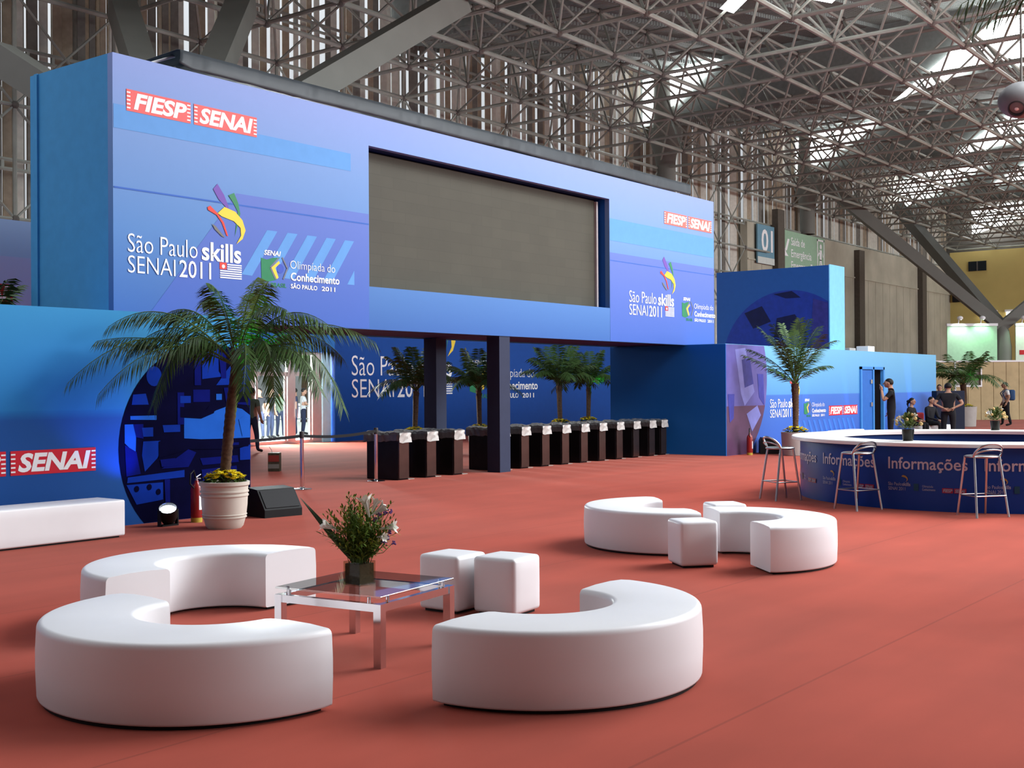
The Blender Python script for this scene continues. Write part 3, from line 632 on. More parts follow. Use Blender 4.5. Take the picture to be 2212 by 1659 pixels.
badge(t2, wallmap(20.0, du=-1.1, dz=-2.4, s=1.0, ox=10.15, oz=5.665, lift=.006), wallmap(20.0, du=-1.1, dz=-2.4, s=1.0, ox=10.15, oz=5.665, lift=.009), mat('strong_red_print', srgb(200, 28, 48)))
bwm = mat('deep_blue_print', srgb(16, 70, 150), .55, var=.05)
bw = thing('exhibition_wall', 'deep blue lettered wall at the back of the gate, beside the glass doors', 'wall', (0, 0, 0))
MB().bounds(26.9, 44.0, 27.9, 28.15, 0, 3.5).build('panel', bwm, bw)
MB().bounds(23.6, 26.9, 27.9, 28.05, 2.86, 3.5).build('panel', mat('light_blue_print', srgb(50, 120, 196), .55), bw)
fm = lambda l: wallmap(27.9, du=17.48, dz=-1.96, s=2.45, ox=10.16, oz=3.36, lift=l)
event_logo(bw, fm(.008), fm(.014)); olympiad_logo(bw, fm(.008), fm(.014))

# ------------------------------------------------------------------ seats
def c_bench_mesh(R=.95, r=.43, z0=.02, z1=.43):
    """half ring sofa: rounded-rectangle section swept through 180 degrees, open towards +Y"""
    b = MB(); rc = .035; sec = []
    def corner(cx, cz, a0, rad=rc, n=4):
        return [(cx+rad*math.cos(a0+PI/2*k/n), cz+rad*math.sin(a0+PI/2*k/n)) for k in range(n+1)]
    sec += corner(R-.015, z0+.015, -PI/2, .015, 2)
    sec += [(R+.006, .18), (R+.006, .28)]
    sec += corner(R-rc, z1-rc, 0, rc, 5)
    sec += [(r+.35, z1+.008), (r+.18, z1+.008)]
    sec += corner(r+rc, z1-rc, PI/2, rc, 5)
    sec += [(r, .2)]
    sec += corner(r+.015, z0+.015, PI, .015, 2)
    N = 56; rings = []
    for k in range(N+1):
        a = PI+PI*k/N; sh = .985 if k in (0, N) else 1.0
        mr, mz = (R+r)/2, (z0+z1)/2
        rings.append([b.bm.verts.new(((mr+(x-mr)*sh)*math.cos(a), (mr+(x-mr)*sh)*math.sin(a)+(.0 if k not in (0, N) else .008), mz+(z-mz)*sh)) for x, z in sec])
    m = len(sec)
    for A, B in zip(rings, rings[1:]):
        for k in range(m): b._f([A[k], A[(k+1) % m], B[(k+1) % m], B[k]])
    b._f(rings[0]); b._f(rings[-1][::-1])
    return b
def c_bench(x, y, rz, label, proto=[None]):
    if proto[0] is None:
        t = thing('curved_bench', label, 'bench', (x, y, 0), rz, 'white half-ring benches')
        c_bench_mesh().build('upholstered_body', white_vinyl, t, 50)
        p = MB(); ring = [(.90*math.cos(PI+PI*k/40), .90*math.sin(PI+PI*k/40)) for k in range(41)]+[(.48*math.cos(2*PI-PI*k/40), .48*math.sin(2*PI-PI*k/40)) for k in range(41)]
        p.prism(ring, lambda a, c, t: Vector((a, c-.03, t)), 0, .03); p.build('shadow_gap_base', dark_plinth, t)  # black inset base put in for the shadow gap under the bench
        proto[0] = t; return t
    return dup(proto[0], (x, y, 0), rz, label)
c_bench(5.71, 4.21, 0, 'white half-ring bench in the foreground centre, its open side to the glass table')
c_bench(4.38, 5.53, -PI/2, 'large white half-ring bench at lower left, bulging away from the glass table')
c_bench(5.63, 7.06, PI, 'white half-ring bench behind the glass table, its hollow side showing')
c_bench(11.20, 6.47, math.radians(46.5-180), 'white half-ring bench of the far pair, the one nearer the gate')
c_bench(10.50, 5.38, math.radians(46.5), 'white half-ring bench of the far pair, the one nearer the stools')
def cube_seat(x, y, rz, label, proto=[None]):
    if proto[0] is None:
        t = thing('cube_stool', label, 'stool', (x, y, 0), rz, 'white cube stools')
        MB().rbox((0, 0, .225), (.37, .37, .41), .03, 4, puff=.008).build('upholstered_body', white_vinyl, t, 50)
        MB().bounds(-.15, .15, -.15, .15, 0, .03).build('shadow_gap_base', dark_plinth, t)  # black base stands for the shadow gap below the stool
        proto[0] = t; return t
    return dup(proto[0], (x, y, 0), rz, label)
cube_seat(6.95, 5.94, math.radians(3), 'white cube stool beside the glass table, the one partly hidden by the other')
cube_seat(7.08, 5.52, math.radians(5), 'white cube stool beside the glass table, the one standing in front')
cube_seat(9.98, 5.56, math.radians(-40), 'white cube stool in front of the gap between the far pair of benches')
cube_seat(11.62, 6.08, math.radians(-42), 'white cube stool showing only its top behind the far pair of benches')
def long_bench(x, y, rz, L, W, label):
    t = thing('long_bench', label, 'bench', (x, y, 0), rz)
    MB().rbox((0, 0, .225), (L, W, .41), .022, 3, puff=.005).build('upholstered_body', white_vinyl, t, 50)
    MB().bounds(-L/2+.05, L/2-.05, -W/2+.05, W/2-.05, 0, .03).build('shadow_gap_base', dark_plinth, t)  # black base added as the shadow gap along the bench foot
long_bench(6.87, 12.18, 0, 2.6, .54, 'long white bench against the blue wall under the red sign')
long_bench(32.95, 13.36, 0, 1.7, .42, 'white bench just showing over the round counter, under the low right wall')
long_bench(38.48, 12.78, math.radians(-50), 1.3, .5, 'white bench under the two seated people')

# ------------------------------------------------------------------ glass table and flowers
t = thing('coffee_table', 'square chrome coffee table with a clear glass top', 'table', (5.55, 5.48, 0), math.radians(8))
b = MB(); h = .385
for s in (-1, 1):
    b.bounds(-.40, .40, s*.385-.02, s*.385+.02, h-.048, h-.001); b.bounds(s*.385-.02, s*.385+.02, -.365, .365, h-.048, h-.001)
b.build('frame', chrome, t)
for sx in (-1, 1):
    for sy in (-1, 1): MB().bounds(sx*.385-.027, sx*.385+.027, sy*.385-.027, sy*.385+.027, 0, h).build('leg', chrome, t)
for sx in (-1, 1):
    for sy in (-1, 1):
        for a, c in ((.39, .31), (.31, .39)): MB().tube([(sx*a, sy*c, h), (sx*a, sy*c, h+.036)], .011, 10).build('standoff', chrome, t)
MB().rbox((0, 0, h+.042), (.82, .82, .012), .003, 1).build('glass_top', glass('table_glass', (.90, .95, .94, 1), .09), t)
TZ = h+.049
def leaflet(b, p, d, L, w, droop=.25, nrm=None):
    d = d.normalized(); s = d.cross(nrm or Vector((0, 0, 1)))
    if s.length < 1e-3: s = Vector((1, 0, 0))
    s = s.normalized()*w; m = p+d*L*.5; e = p+d*L+Vector((0, 0, -droop*L))
    v = [b.bm.verts.new(q) for q in (p-s*.4, p+s*.4, m+s-Vector((0, 0, droop*L*.2)), m-s-Vector((0, 0, droop*L*.2)), e)]
    b._f(v[:4]); b._f([v[3], v[2], v[4]])
def frond_mesh(P0, P1, P2, n=40, L=.28, w=.011, hang=.45, rach=.012, rnd=None):
    rnd = rnd or random; b = MB(); P0, P1, P2 = Vector(P0), Vector(P1), Vector(P2)
    f = lambda t: P0*(1-t)**2+P1*2*t*(1-t)+P2*t*t
    pts = [f(k/14) for k in range(15)]; b.tube(pts, [rach*(1-.8*k/14) for k in range(15)], 4)
    b.mi = 1
    for k in range(n):
        t = .16+.84*k/(n-1); p = f(t); T = (f(min(1, t+.02))-f(max(0, t-.02))).normalized()
        S = T.cross(Vector((0, 0, 1)))
        if S.length < .05: S = Vector((1, 0, 0))
        S.normalize(); Ln = L*(.35+.65*math.sin(PI*min(1, .12+.80*t)))*rnd.uniform(.85, 1.12)
        for s in (-1, 1):
            d = S*s*rnd.uniform(.75, .95)+T*rnd.uniform(.55, .8)+Vector((0, 0, -hang*rnd.uniform(.5, 1.2)))
            leaflet(b, p, d, Ln, w, rnd.uniform(.1, .35), S.cross(T))
    return b
def flower_bed(r, z, n, seed):
    rn = random.Random(seed); b = MB()
    for k in range(n*3):
        a, q = rn.uniform(0, 2*PI), r*math.sqrt(rn.random()); p = Vector((q*math.cos(a), q*math.sin(a), z+.07*(1-(q/r)**2)+rn.uniform(-.02, .05)))
        leaflet(b, p, Vector((rn.uniform(-1, 1), rn.uniform(-1, 1), .6)), .07, .018, .3)
    b.mi = 1
    for k in range(n):
        a, q = rn.uniform(0, 2*PI), r*math.sqrt(rn.random()); c = Vector((q*math.cos(a), q*math.sin(a), z+.06+.09*(1-(q/r)**2)+rn.uniform(0, .02)))
        tl = Vector((rn.uniform(-.4, .4), rn.uniform(-.4, .4), 1)).normalized(); e1 = tl.orthogonal().normalized(); e2 = tl.cross(e1)
        for j in range(9):
            an = 2*PI*j/9; d = e1*math.cos(an)+e2*math.sin(an); s = tl.cross(d)*.012
            b.poly([c, c+d*.024+s+tl*.010, c+d*.044+tl*.008, c+d*.024-s+tl*.010])
        b.sphere(c+tl*.004, .009, 6, 4)
    return b
def lily(b, p, d, L):
    d = d.normalized(); e1 = d.orthogonal().normalized(); e2 = d.cross(e1)
    for j in range(6):
        a = 2*PI*j/6; q = e1*math.cos(a)+e2*math.sin(a); s = d.cross(q); w = L*.17; rows = []
        for t, rr, ww in ((0, .02, .22), (.35, .055, .45), (.65, .11, .85), (.86, .25, .75), (.95, .40, .06)):
            c = p+d*L*t+q*L*rr; rows.append([b.bm.verts.new(c-s*w*ww), b.bm.verts.new(c+s*w*ww)])
        for A, B in zip(rows, rows[1:]): b._f([A[0], A[1], B[1], B[0]])
RT = Vector((math.sin(YAW), -math.cos(YAW), 0)); FW = Vector((math.cos(YAW), math.sin(YAW), 0)); UP = Vector((0, 0, 1))
def V3(x, z, y=0.): return RT*x+FW*y+UP*z      # across the view, up, away
fl = thing('flower_arrangement', 'lilies and feathery greenery in a square glass vase on the glass table', 'flowers', (5.46, 5.45, TZ))
b = MB(); s = .072
for x0, x1, y0, y1 in ((-s, s, -s, -s+.006), (-s, s, s-.006, s), (-s, -s+.006, -s, s), (s-.006, s, -s, s)): b.bounds(x0, x1, y0, y1, 0, .15)
b.bounds(-s, s, -s, s, 0, .008); vs = b.build('vase', glass('vase_glass', (.85, .86, .80, 1), .015), fl)
MB().bounds(-s+.008, s-.008, -s+.008, s-.008, .009, .135).build('wet_foam', mat('wet_foam', (.06, .038, .022, 1), .8, var=.4, scale=60), vs)
rn = random.Random(5); b = MB()
for k in range(130):
    a = rn.uniform(0, 2*PI); sp = rn.uniform(.02, .25); hgt = rn.uniform(.16, .47)*(1-.25*sp/.26); base = Vector((rn.uniform(-.05, .05), rn.uniform(-.05, .05), .13))
    tip = base+Vector((math.cos(a)*sp, math.sin(a)*sp, hgt)); mid = base*.4+tip*.6+Vector((-math.cos(a)*sp*.25, -math.sin(a)*sp*.25, .02)); f = lambda t: base*(1-t)**2+mid*2*t*(1-t)+tip*t*t
    b.mi = 0; b.tube([f(q/6) for q in range(7)], [.0028*(1-.6*q/6) for q in range(7)], 4)
    b.mi = 1 if rn.random() < .6 else 2
    for q in range(26):
        t = .12+.88*q/25; T = (f(min(1, t+.03))-f(max(0, t-.03))).normalized(); S = T.orthogonal().normalized(); S2 = T.cross(S)
        an = q*2.4; d = (S*math.cos(an)+S2*math.sin(an))*.8+T*.9; leaflet(b, f(t), d, .066*(1.1-.6*t), .0062, .12)
b.build('greenery', [stem_m, mat('fern_green', (.085, .145, .02, 1), .55, var=.3), mat('fern_lime', (.24, .27, .03, 1), .55, var=.3)], fl)
b = MB(); p0 = V3(-.03, .14); p1 = V3(-.14, .29, -.04); p2 = V3(-.365, .56, -.06); rows = []
for k in range(13):
    tt = k/12; c = p0*(1-tt)**2+p1*2*tt*(1-tt)+p2*tt*tt; w = .022*math.sin(PI*min(1, .15+.85*tt))+.001; rows.append([b.bm.verts.new(c-V3(.7*w, .6*w)), b.bm.verts.new(c+V3(0, 0, -.006)), b.bm.verts.new(c+V3(.7*w, .6*w))])
for A, B in zip(rows, rows[1:]):
    for k in (0, 1): b._f([A[k], A[k+1], B[k+1], B[k]])
b.build('blade_leaf', mat('dark_blade', (.03, .05, .025, 1), .4, var=.2), fl)
lm = mat('lily_white', (.88, .88, .80, 1), .45, var=.08)
for (x, z, y), d, L in (((.07, .43, -.03), V3(-.25, .95, .1), .15), ((.08, .44, -.02), V3(.75, .5, .1), .12), ((.085, .46, -.03), V3(.35, .9, .2), .10), ((-.12, .36, -.10), V3(-.8, .35, -.2), .12), ((.14, .36, -.06), V3(.85, .15, -.2), .115), ((.12, .31, -.08), V3(.6, .05, -.5), .085)):
    b = MB(); lily(b, V3(x, z, y), d, L); b.build('lily', lm, fl, 60)
b = MB(); rn = random.Random(9)
for (x, z) in ((.17, .46), (.20, .47), (.13, .45), (.11, .42), (.215, .37), (.20, .34), (.15, .28), (.165, .27), (.22, .27), (.19, .30)):
    p = V3(x, z, -.05); b.mi = 0; b.tube([V3(.03, .18), V3(x*.7, z*.75, -.02), p], .002, 4); b.mi = 1
    for q in range(9): b.sphere(p+Vector((rn.uniform(-.012, .012), rn.uniform(-.012, .012), rn.uniform(-.012, .012))), .006, 5, 4)
b.build('statice', [stem_m, mat('statice_purple', (.14, .06, .22, 1), .6, var=.3)], fl)

# ------------------------------------------------------------------ potted palms
POT = [(0, 0), (.20, 0), (.226, .03), (.252, .125), (.266, .130), (.266, .142), (.256, .148), (.257, .158), (.270, .163), (.270, .172), (.262, .178), (.274, .28), (.278, .385), (.290, .392), (.290, .408), (.279, .415), (.279, .432), (.292, .438), (.292, .455), (.281, .462), (.284, .51), (.302, .525), (.304, .565), (.27, .568), (.258, .50), (0, .50)]
def palm(name, label, loc, trunk, fronds, pot='round', leaf=(40, .28, .011, .45), group=None, seed=1, mats=None, pr=1.0, trad=(.05, .058), bed=60):
    t = thing(name, label, 'palm', loc, 0, group); rn = random.Random(seed)
    if pot == 'round': MB().lathe([(r*pr, z*pr) for r, z in POT], n=40).build('pot', pot_m, t, 35); pz, prr = .50*pr, .25*pr
    elif pot == 'drum': MB().lathe([(0, 0), (.29*pr, 0), (.30*pr, .01), (.33*pr, .52*pr), (.33*pr, .54*pr), (.30*pr, .54*pr), (.29*pr, .48*pr), (0, .48*pr)], n=32).build('pot', planter_m, t, 35); pz, prr = .48*pr, .28*pr
    else: pz, prr = 0, 0
    if prr:
        MB().lathe([(0, pz), (prr, pz), (prr, pz+.012), (0, pz+.012)], n=20).build('soil', soil_m, t)
        flower_bed(prr*.96, pz+.04, bed, seed).build('flower_bed', [stem_m, yellow_fl], t, label='yellow flowers in the pot')
    k = len(trunk); b = MB(); pts = []; rad = []
    for i in range(40):
        s = i/39*(k-1); j = min(int(s), k-2); q = Vector(trunk[j]).lerp(Vector(trunk[j+1]), s-j); pts.append(q); rad.append((trad[0]+(trad[1]-trad[0])*i/39)*(1.0+.10*(i % 2)))
    b.tube(pts, rad, 10); top = Vector(trunk[-1])
    for q in range(26):
        a = q*2.4; d = Vector((math.cos(a), math.sin(a), 0)); p = top+d*trad[1]*.8+UP*(-.25+.02*q); b.tube([p, p+d*.03+UP*.10], [.018, .006], 4)
    b.build('trunk', trunk_m, t, 60)
    for i, (p1, p2, *o) in enumerate(fronds):
        sc = o[0] if o else 1.0
        fm_ = frond_mesh(top+Vector((0, 0, -.02)), top+Vector(p1), top+Vector(p2), leaf[0], leaf[1]*sc, leaf[2], leaf[3], rnd=rn)
        fm_.build('frond', [stem_m, leaf_light if (mats and i in mats) else leaf_m], t)
    return t
def VV(*q): return tuple(V3(*q))
big = [(VV(-.75, 1.0, -.2), VV(-1.42, .45, -.45)), (VV(-.95, .75, -.5), VV(-1.72, -.22, -.95)), (VV(-.5, .85, -.5), VV(-.78, -.45, -.8)), (VV(-.25, 1.1, .3), VV(-.55, .80, .5), .8), (VV(-.85, .45, -.2), VV(-1.5, .28, -.6), .9),
       (VV(.10, .95, .1), VV(.20, 1.10, .3), .8), (VV(.30, 1.0, -.1), VV(.47, .98, -.4), .8), (VV(.75, .85, .1), VV(1.68, .27, .1)), (VV(.95, .70, -.3), VV(1.36, -.50, -.5)), (VV(.5, .8, -.5), VV(.62, -.42, -.8)),
       (VV(.30, .65, -.6), VV(.30, -.35, -1.0), .9), (VV(.65, .75, .5), VV(1.15, .12, .9)), (VV(-.45, .95, .1), VV(-.95, .60, .1)), (VV(-.7, .6, -.6), VV(-1.35, -.35, -1.0)), (VV(.75, .6, -.6), VV(1.15, -.3, -.9)), (VV(.05, 1.15, .3), VV(.1, .9, .9), .8), (VV(.55, .95, -.25), VV(1.2, .45, -.45)), (VV(-.62, .85, -.3), VV(-1.2, .1, -.5)), (VV(.2, .9, -.3), VV(.75, .62, -.75), .9), (VV(.45, .5, .3), VV(.85, -.1, .5), .8), (VV(-.1, 1.0, -.2), VV(-.22, .95, -.6), .8)]
palm('potted_palm', 'big palm with arching fronds in a round beige pot of yellow flowers', (9.42, 11.70, 0), [VV(-.01, .48), VV(.03, .9), VV(.08, 1.4), VV(.16, 1.98)], big, 'round', (66, .33, .0088, .75), seed=3, mats=(5, 6), trad=(.062, .066), bed=95)
rad_f = []
for k in range(17):
    a = 2.4*k; e = .35+.65*((k*7) % 17)/17; h = 1.15 if k % 3 else .85
    rad_f.append(((math.cos(a)*.42*e, math.sin(a)*.42*e, .62*h+.15*(1-e)), (math.cos(a)*1.12*e, math.sin(a)*1.12*e, .58*(1-e)*1.6+.12-.25*(k % 2))))
p2_f = [(VV(-.35, .35), VV(-1.22, .70, .1)), (VV(-.25, .22, -.2), VV(-.68, .36, -.3)), (VV(-.3, .9, .1), VV(-.82, 1.38, .2)), (VV(-.12, .9), VV(-.26, 1.45, .2)), (VV(.08, 1.0), VV(.36, 1.55, .1)), (VV(.35, .9, -.1), VV(1.02, 1.05, .1)), (VV(.28, .45, -.3), VV(.75, .42, -.4)), (VV(.05, .95, .3), VV(.1, 1.3, .5)), (VV(-.2, .7, -.3), VV(-.5, 1.0, -.7)), (VV(.2, .8, -.4), VV(.5, 1.15, -.7)), (VV(-.4, .6, .2), VV(-1.0, .85, .5)), (VV(.4, .65, .4), VV(.8, .8, .8)), (VV(-.15, .8, .1), VV(-.55, 1.42, -.1)), (VV(.15, .9, 0), VV(.62, 1.38, .2)), (VV(.0, 1.0, -.1), VV(.05, 1.55, -.3)), (VV(-.2, .95, .2), VV(-.5, 1.2, .6))]
palm('potted_palm', 'slim upright palm in a grey planter beside the left end of the round counter', (27.3, 12.35, 0), [(0, 0, .5), (.02, .0, 1.1), (.0, .0, 1.75)], p2_f, 'drum', (34, .34, .014, .25), seed=6, trad=(.06, .085), pr=1.05)
bush_f = []
for k in range(22):
    a = 2.4*k; e = ((k*9) % 22)/22; R1 = .45+.5*e; R2 = .8+1.15*e
    bush_f.append(((math.cos(a)*R1, math.sin(a)*R1, 1.0-.25*e), (math.cos(a)*R2, math.sin(a)*R2, 1.35-1.7*e*e-.12*(k % 3))))
p3 = palm('potted_palm', 'bushy palm in a grey planter in front of the plywood hoarding', (49.8, 15.2, 0), [(0, 0, .5), (.05, 0, 1.1), (.0, .03, 1.72)], bush_f, 'drum', (30, .42, .022, .4), seed=8, trad=(.10, .12), pr=1.5)
gate_f = []
for k in range(20):
    a = 2.4*k; e = ((k*7) % 20)/20; R1 = .25+.35*e; R2 = .45+.85*e
    gate_f.append(((math.cos(a)*R1, math.sin(a)*R1, .75-.15*e), (math.cos(a)*R2, math.sin(a)*R2, 1.15-1.15*e*e-.1*(k % 3))))
bp = palm('potted_palm', 'palm behind the first turnstiles, left of the gate posts', (23.3, 21.2, 0), [(0, 0, .45), (.02, -.02, 1.1), (.03, -.03, 1.62)], gate_f, 'drum', (34, .36, .016, .45), 'palms inside the gate', seed=12, trad=(.06, .075))
dup(bp, (26.0, 21.2, 0), 2.0, 'leaning palm seen between the two gate posts', 1.0)
dup(bp, (29.9, 21.2, 0), 3.7, 'full palm behind the turnstiles, right of the gate posts', 1.08)
dup(bp, (33.2, 22.4, 0), 5.0, 'palm with a green glow beside the inner edge of the low right wall', 1.05)
dup(bp, (19.9, 25.6, 0), 1.1, 'palm beside the glass doors, mostly hidden by the machine picture wall', 1.12)
dup(bp, (9.3, 17.9, 0), .6, 'palm behind the low left wall, only frond tips showing', 1.25)
hang = [(VV(-.7, .50, .1), VV(-1.62, -.02, .2)), (VV(-.6, .55, -.2), VV(-1.25, -.06, -.3)), (VV(-.5, .45, .3), VV(-1.42, -.10, .4)), (VV(-.7, -.2, .2), VV(-1.02, -1.95, .3)), (VV(.6, .7, .2), VV(1.4, .2, .2)), (VV(.3, .8, -.4), VV(.6, .2, -1.1)), (VV(-.2, .9, .6), VV(-.5, .3, 1.3))]
palm('potted_palm', 'tall palm close to the camera, its frond tips hanging into the upper right corner', (10.2, 1.45, 0), [(0, 0, .5), (.05, 0, 2.4), (0, 0, 4.62)], hang, 'round', (30, .40, .012, .9), seed=21, trad=(.08, .09), pr=1.2)

# ------------------------------------------------------------------ turnstiles, posts, loose things by the gate
wrap_m = mat('clear_wrap', (.10, .10, .105, 1), .22, spec=.5, var=.35, scale=9, bump=.6, bscale=14); tape_m = mat('wrinkled_wrap', (.42, .40, .38, 1), .3, spec=.5, var=.3, scale=12, bump=.5, bscale=20)
body_m = mat('turnstile_black', (.008, .008, .010, 1), .25, var=.2); front_m = mat('turnstile_steel', (.10, .07, .062, 1), .22, .85, var=.15)
plate_m = mat('floor_plate', (.38, .35, .31, 1), .4, .5)
TU = [16.11, 16.87, 17.66, 19.10, 19.83, 20.58, 21.33, 22.08, 22.83, 23.58, 24.33, 25.08, 25.66]
ORD = 'first second third fourth fifth sixth seventh eighth ninth tenth eleventh twelfth last'.split()
tp = None
for i, uu in enumerate(TU):
    lab = 'black turnstile wrapped in plastic, %s in the row counted from the rope post' % ORD[i]
    y = 15.06+.012*max(0, i-3)
    if tp is None:
        tp = thing('turnstile', lab, 'turnstile', (uu, y, 0), 0, 'wrapped turnstiles across the gate')
        MB().rbox((.145, .42, .43), (.28, .80, .86), .015, 2).build('cabinet', body_m, tp)
        MB().bounds(.015, .275, -.006, .02, .03, .80).build('front_plate', front_m, tp)
        b = MB(); rn = random.Random(2); N = 14; prof = [(-.02, .73), (-.02, .83), (.0, .875), (.10, .89), (.19, .89), (.29, .875), (.31, .83), (.31, .73)]; rows = []
        for k in range(N+1):
            yy = -.03+.90*k/N; rows.append([b.bm.verts.new((x+rn.uniform(-.008, .008), yy+rn.uniform(-.008, .008), z+rn.uniform(-.016, .014)-(.04*(k/N) if z < .75 else 0))) for x, z in prof])
        for A, B in zip(rows, rows[1:]):
            for k in range(7): b._f([A[k], A[k+1], B[k+1], B[k]])
        b._f(rows[0][::-1]); b._f(rows[-1]); b.build('plastic_wrap', wrap_m, tp)
        b = MB(); rows = [[b.bm.verts.new((x+rn.uniform(-.01, .01), -.038+rn.uniform(-.012, .008), z+rn.uniform(-.015, .015))) for x in (-.02, .07, .15, .22, .31)] for z in (.69, .75, .81, .87)]
        for A, B in zip(rows, rows[1:]):
            for k in range(4): b._f([A[k], A[k+1], B[k+1], B[k]])
        b.build('wrap_end', tape_m, tp)
        MB().bounds(.285, .45, .02, .40, 0, .012).build('floor_plate', plate_m, tp)
        MB().tube([(.145, .40, .70), (.145, .40, .72)], .05).build('arm_hub', alu, tp)
    else: dup(tp, (uu, y, 0), 0, lab)
def stanchion(x, y, label, belt_to=None, tilt=0):
    t = thing('belt_post', label, 'post', (x, y, 0), 0, 'chrome belt posts')
    MB().lathe([(0, 0), (.165, 0), (.165, .012), (.14, .022), (.05, .03), (.035, .05), (0, .05)], n=32).build('base', chrome, t, 40)
    MB().tube([(0, 0, .03), (0, 0, .90)], .033, 16).build('pole', chrome, t, 40)
    MB().lathe([(.036, .86), (.04, .88), (.04, .96), (.034, .975), (0, .975)], n=16).build('belt_head', mat('belt_head', (.05, .045, .045, 1), .4), t, 40)
    if belt_to:
        b = MB(); n_ = 16
        for s in belt_to:
            d = Vector((s[0]-x, s[1]-y, 0)); prev = None
            for k in range(n_+1):
                q = d*k/n_+UP*(.90-.05*math.sin(PI*k/n_)+(s[2]-.9)*k/n_); cur = [b.bm.verts.new(q-UP*.025), b.bm.verts.new(q+UP*.025)]
                if prev: b._f([prev[0], cur[0], cur[1], prev[1]])
                prev = cur
        o = b.build('belt', mat('black_belt', (.012, .012, .014, 1), .7), t); m_ = o.modifiers.new('thick', 'SOLIDIFY'); m_.thickness = .004
stanchion(13.74, 15.05, 'chrome belt post standing alone on the carpet, left of the turnstiles', [(11.0, 15.2, .9), (15.70, 15.22, .92)])
stanchion(15.72, 15.25, 'chrome belt post close against the first turnstile')
o = thing('notice_box', 'small dark box standing on the carpet before the glass doors', 'box', (16.55, 18.95, 0), math.radians(-52))
MB().rbox((0, 0, .19), (.24, .2, .38), .01, 2).build('body', mat('box_brown', (.07, .055, .035, 1), .6, var=.3, scale=20), o)
MB().bounds(-.11, .11, -.106, -.1, .20, .33).build('red_panel', mat('dull_red', (.28, .04, .03, 1), .6), o); MB().bounds(-.11, .11, -.106, -.1, .06, .15).build('grey_panel', mat('grey_label', (.22, .20, .17, 1), .6), o)
MB().tube([(-.05, 0, .38), (-.07, .02, .44), (-.12, .05, .50)], .006).build('wire', mat('pale_wire', (.4, .36, .3, 1)), o)
def wedge(x, y, rz, label, s=1.0):
    t = thing('floor_speaker', label, 'speaker', (x, y, 0), rz, 'black floor monitor speakers')
    pr = [(-.24, 0), (.24, 0), (.24, .10), (.05, .36), (-.20, .38), (-.24, .30)]
    MB().prism([(a*s, c*s) for a, c in pr], lambda a, c, q: Vector((q, -a, c)), -.29*s, .29*s).build('cabinet', speaker_m, t)
    n = Vector((0, -.26, .19)).normalized(); M = Matrix.Translation(n*.004)
    MB().prism([(.225*s, .125*s), (.068*s, .34*s), (.06*s, .335*s), (.217*s, .12*s)], lambda a, c, q: Vector((q, -a, c))+n*.008, -.26*s, .26*s).build('grille', grille_m, t)
    MB().bounds(-.06*s, .06*s, .205*s, .245*s, .16*s, .20*s).build('handle', dark_plinth, t)
wedge(10.72, 12.30, math.radians(-8), 'black wedge speaker on the floor behind the big beige pot', 1.0)
wedge(27.75, 13.25, math.radians(30), 'black wedge speaker on the floor by the laptop picture', 1.05)
def extinguisher(x, y, label, s=1.0):
    t = thing('fire_extinguisher', label, 'extinguisher', (x, y, 0), .4, 'red fire extinguishers')
    MB().lathe([(0, 0), (.07*s, 0), (.072*s, .06*s)], n=20).build('base_ring', mat('yellow_band', (.45, .33, .05, 1), .5), t, 40)
    MB().lathe([(.072*s, .06*s), (.074*s, .08*s), (.074*s, .42*s), (.06*s, .47*s), (.03*s, .50*s), (.025*s, .53*s), (0, .53*s)], n=20).build('cylinder', mat('extinguisher_red', (.25, .012, .010, 1), .3, spec=.5), t, 40)
    MB().lathe([(.0755*s, .16*s), (.0755*s, .34*s)], n=10, a0=-2.2, a1=-.6).build('paper_label', white_print, t)
    b = MB(); b.tube([(0, 0, .52*s), (0, 0, .57*s)], .018*s); b.tube([(-.02*s, 0, .57*s), (.10*s, 0, .60*s)], .010*s); b.tube([(-.02*s, 0, .555*s), (.10*s, 0, .545*s)], .009*s); b.build('valve', alu, t, 40)
    MB().tube([(-.02*s, 0, .56*s), (-.07*s, 0, .66*s), (-.15*s, 0, .62*s), (-.16*s, 0, .50*s), (-.10*s, -.02*s, .44*s)], .011*s).build('hose', dark_plinth, t, 40)
extinguisher(9.62, 12.50, 'red fire extinguisher standing by the machine picture, left of the beige pot')
extinguisher(26.85, 13.35, 'red fire extinguisher standing at the corner of the low right wall', 1.0)
blue_lens = emission('blue_lens', (.75, .85, 1, 1), 14)
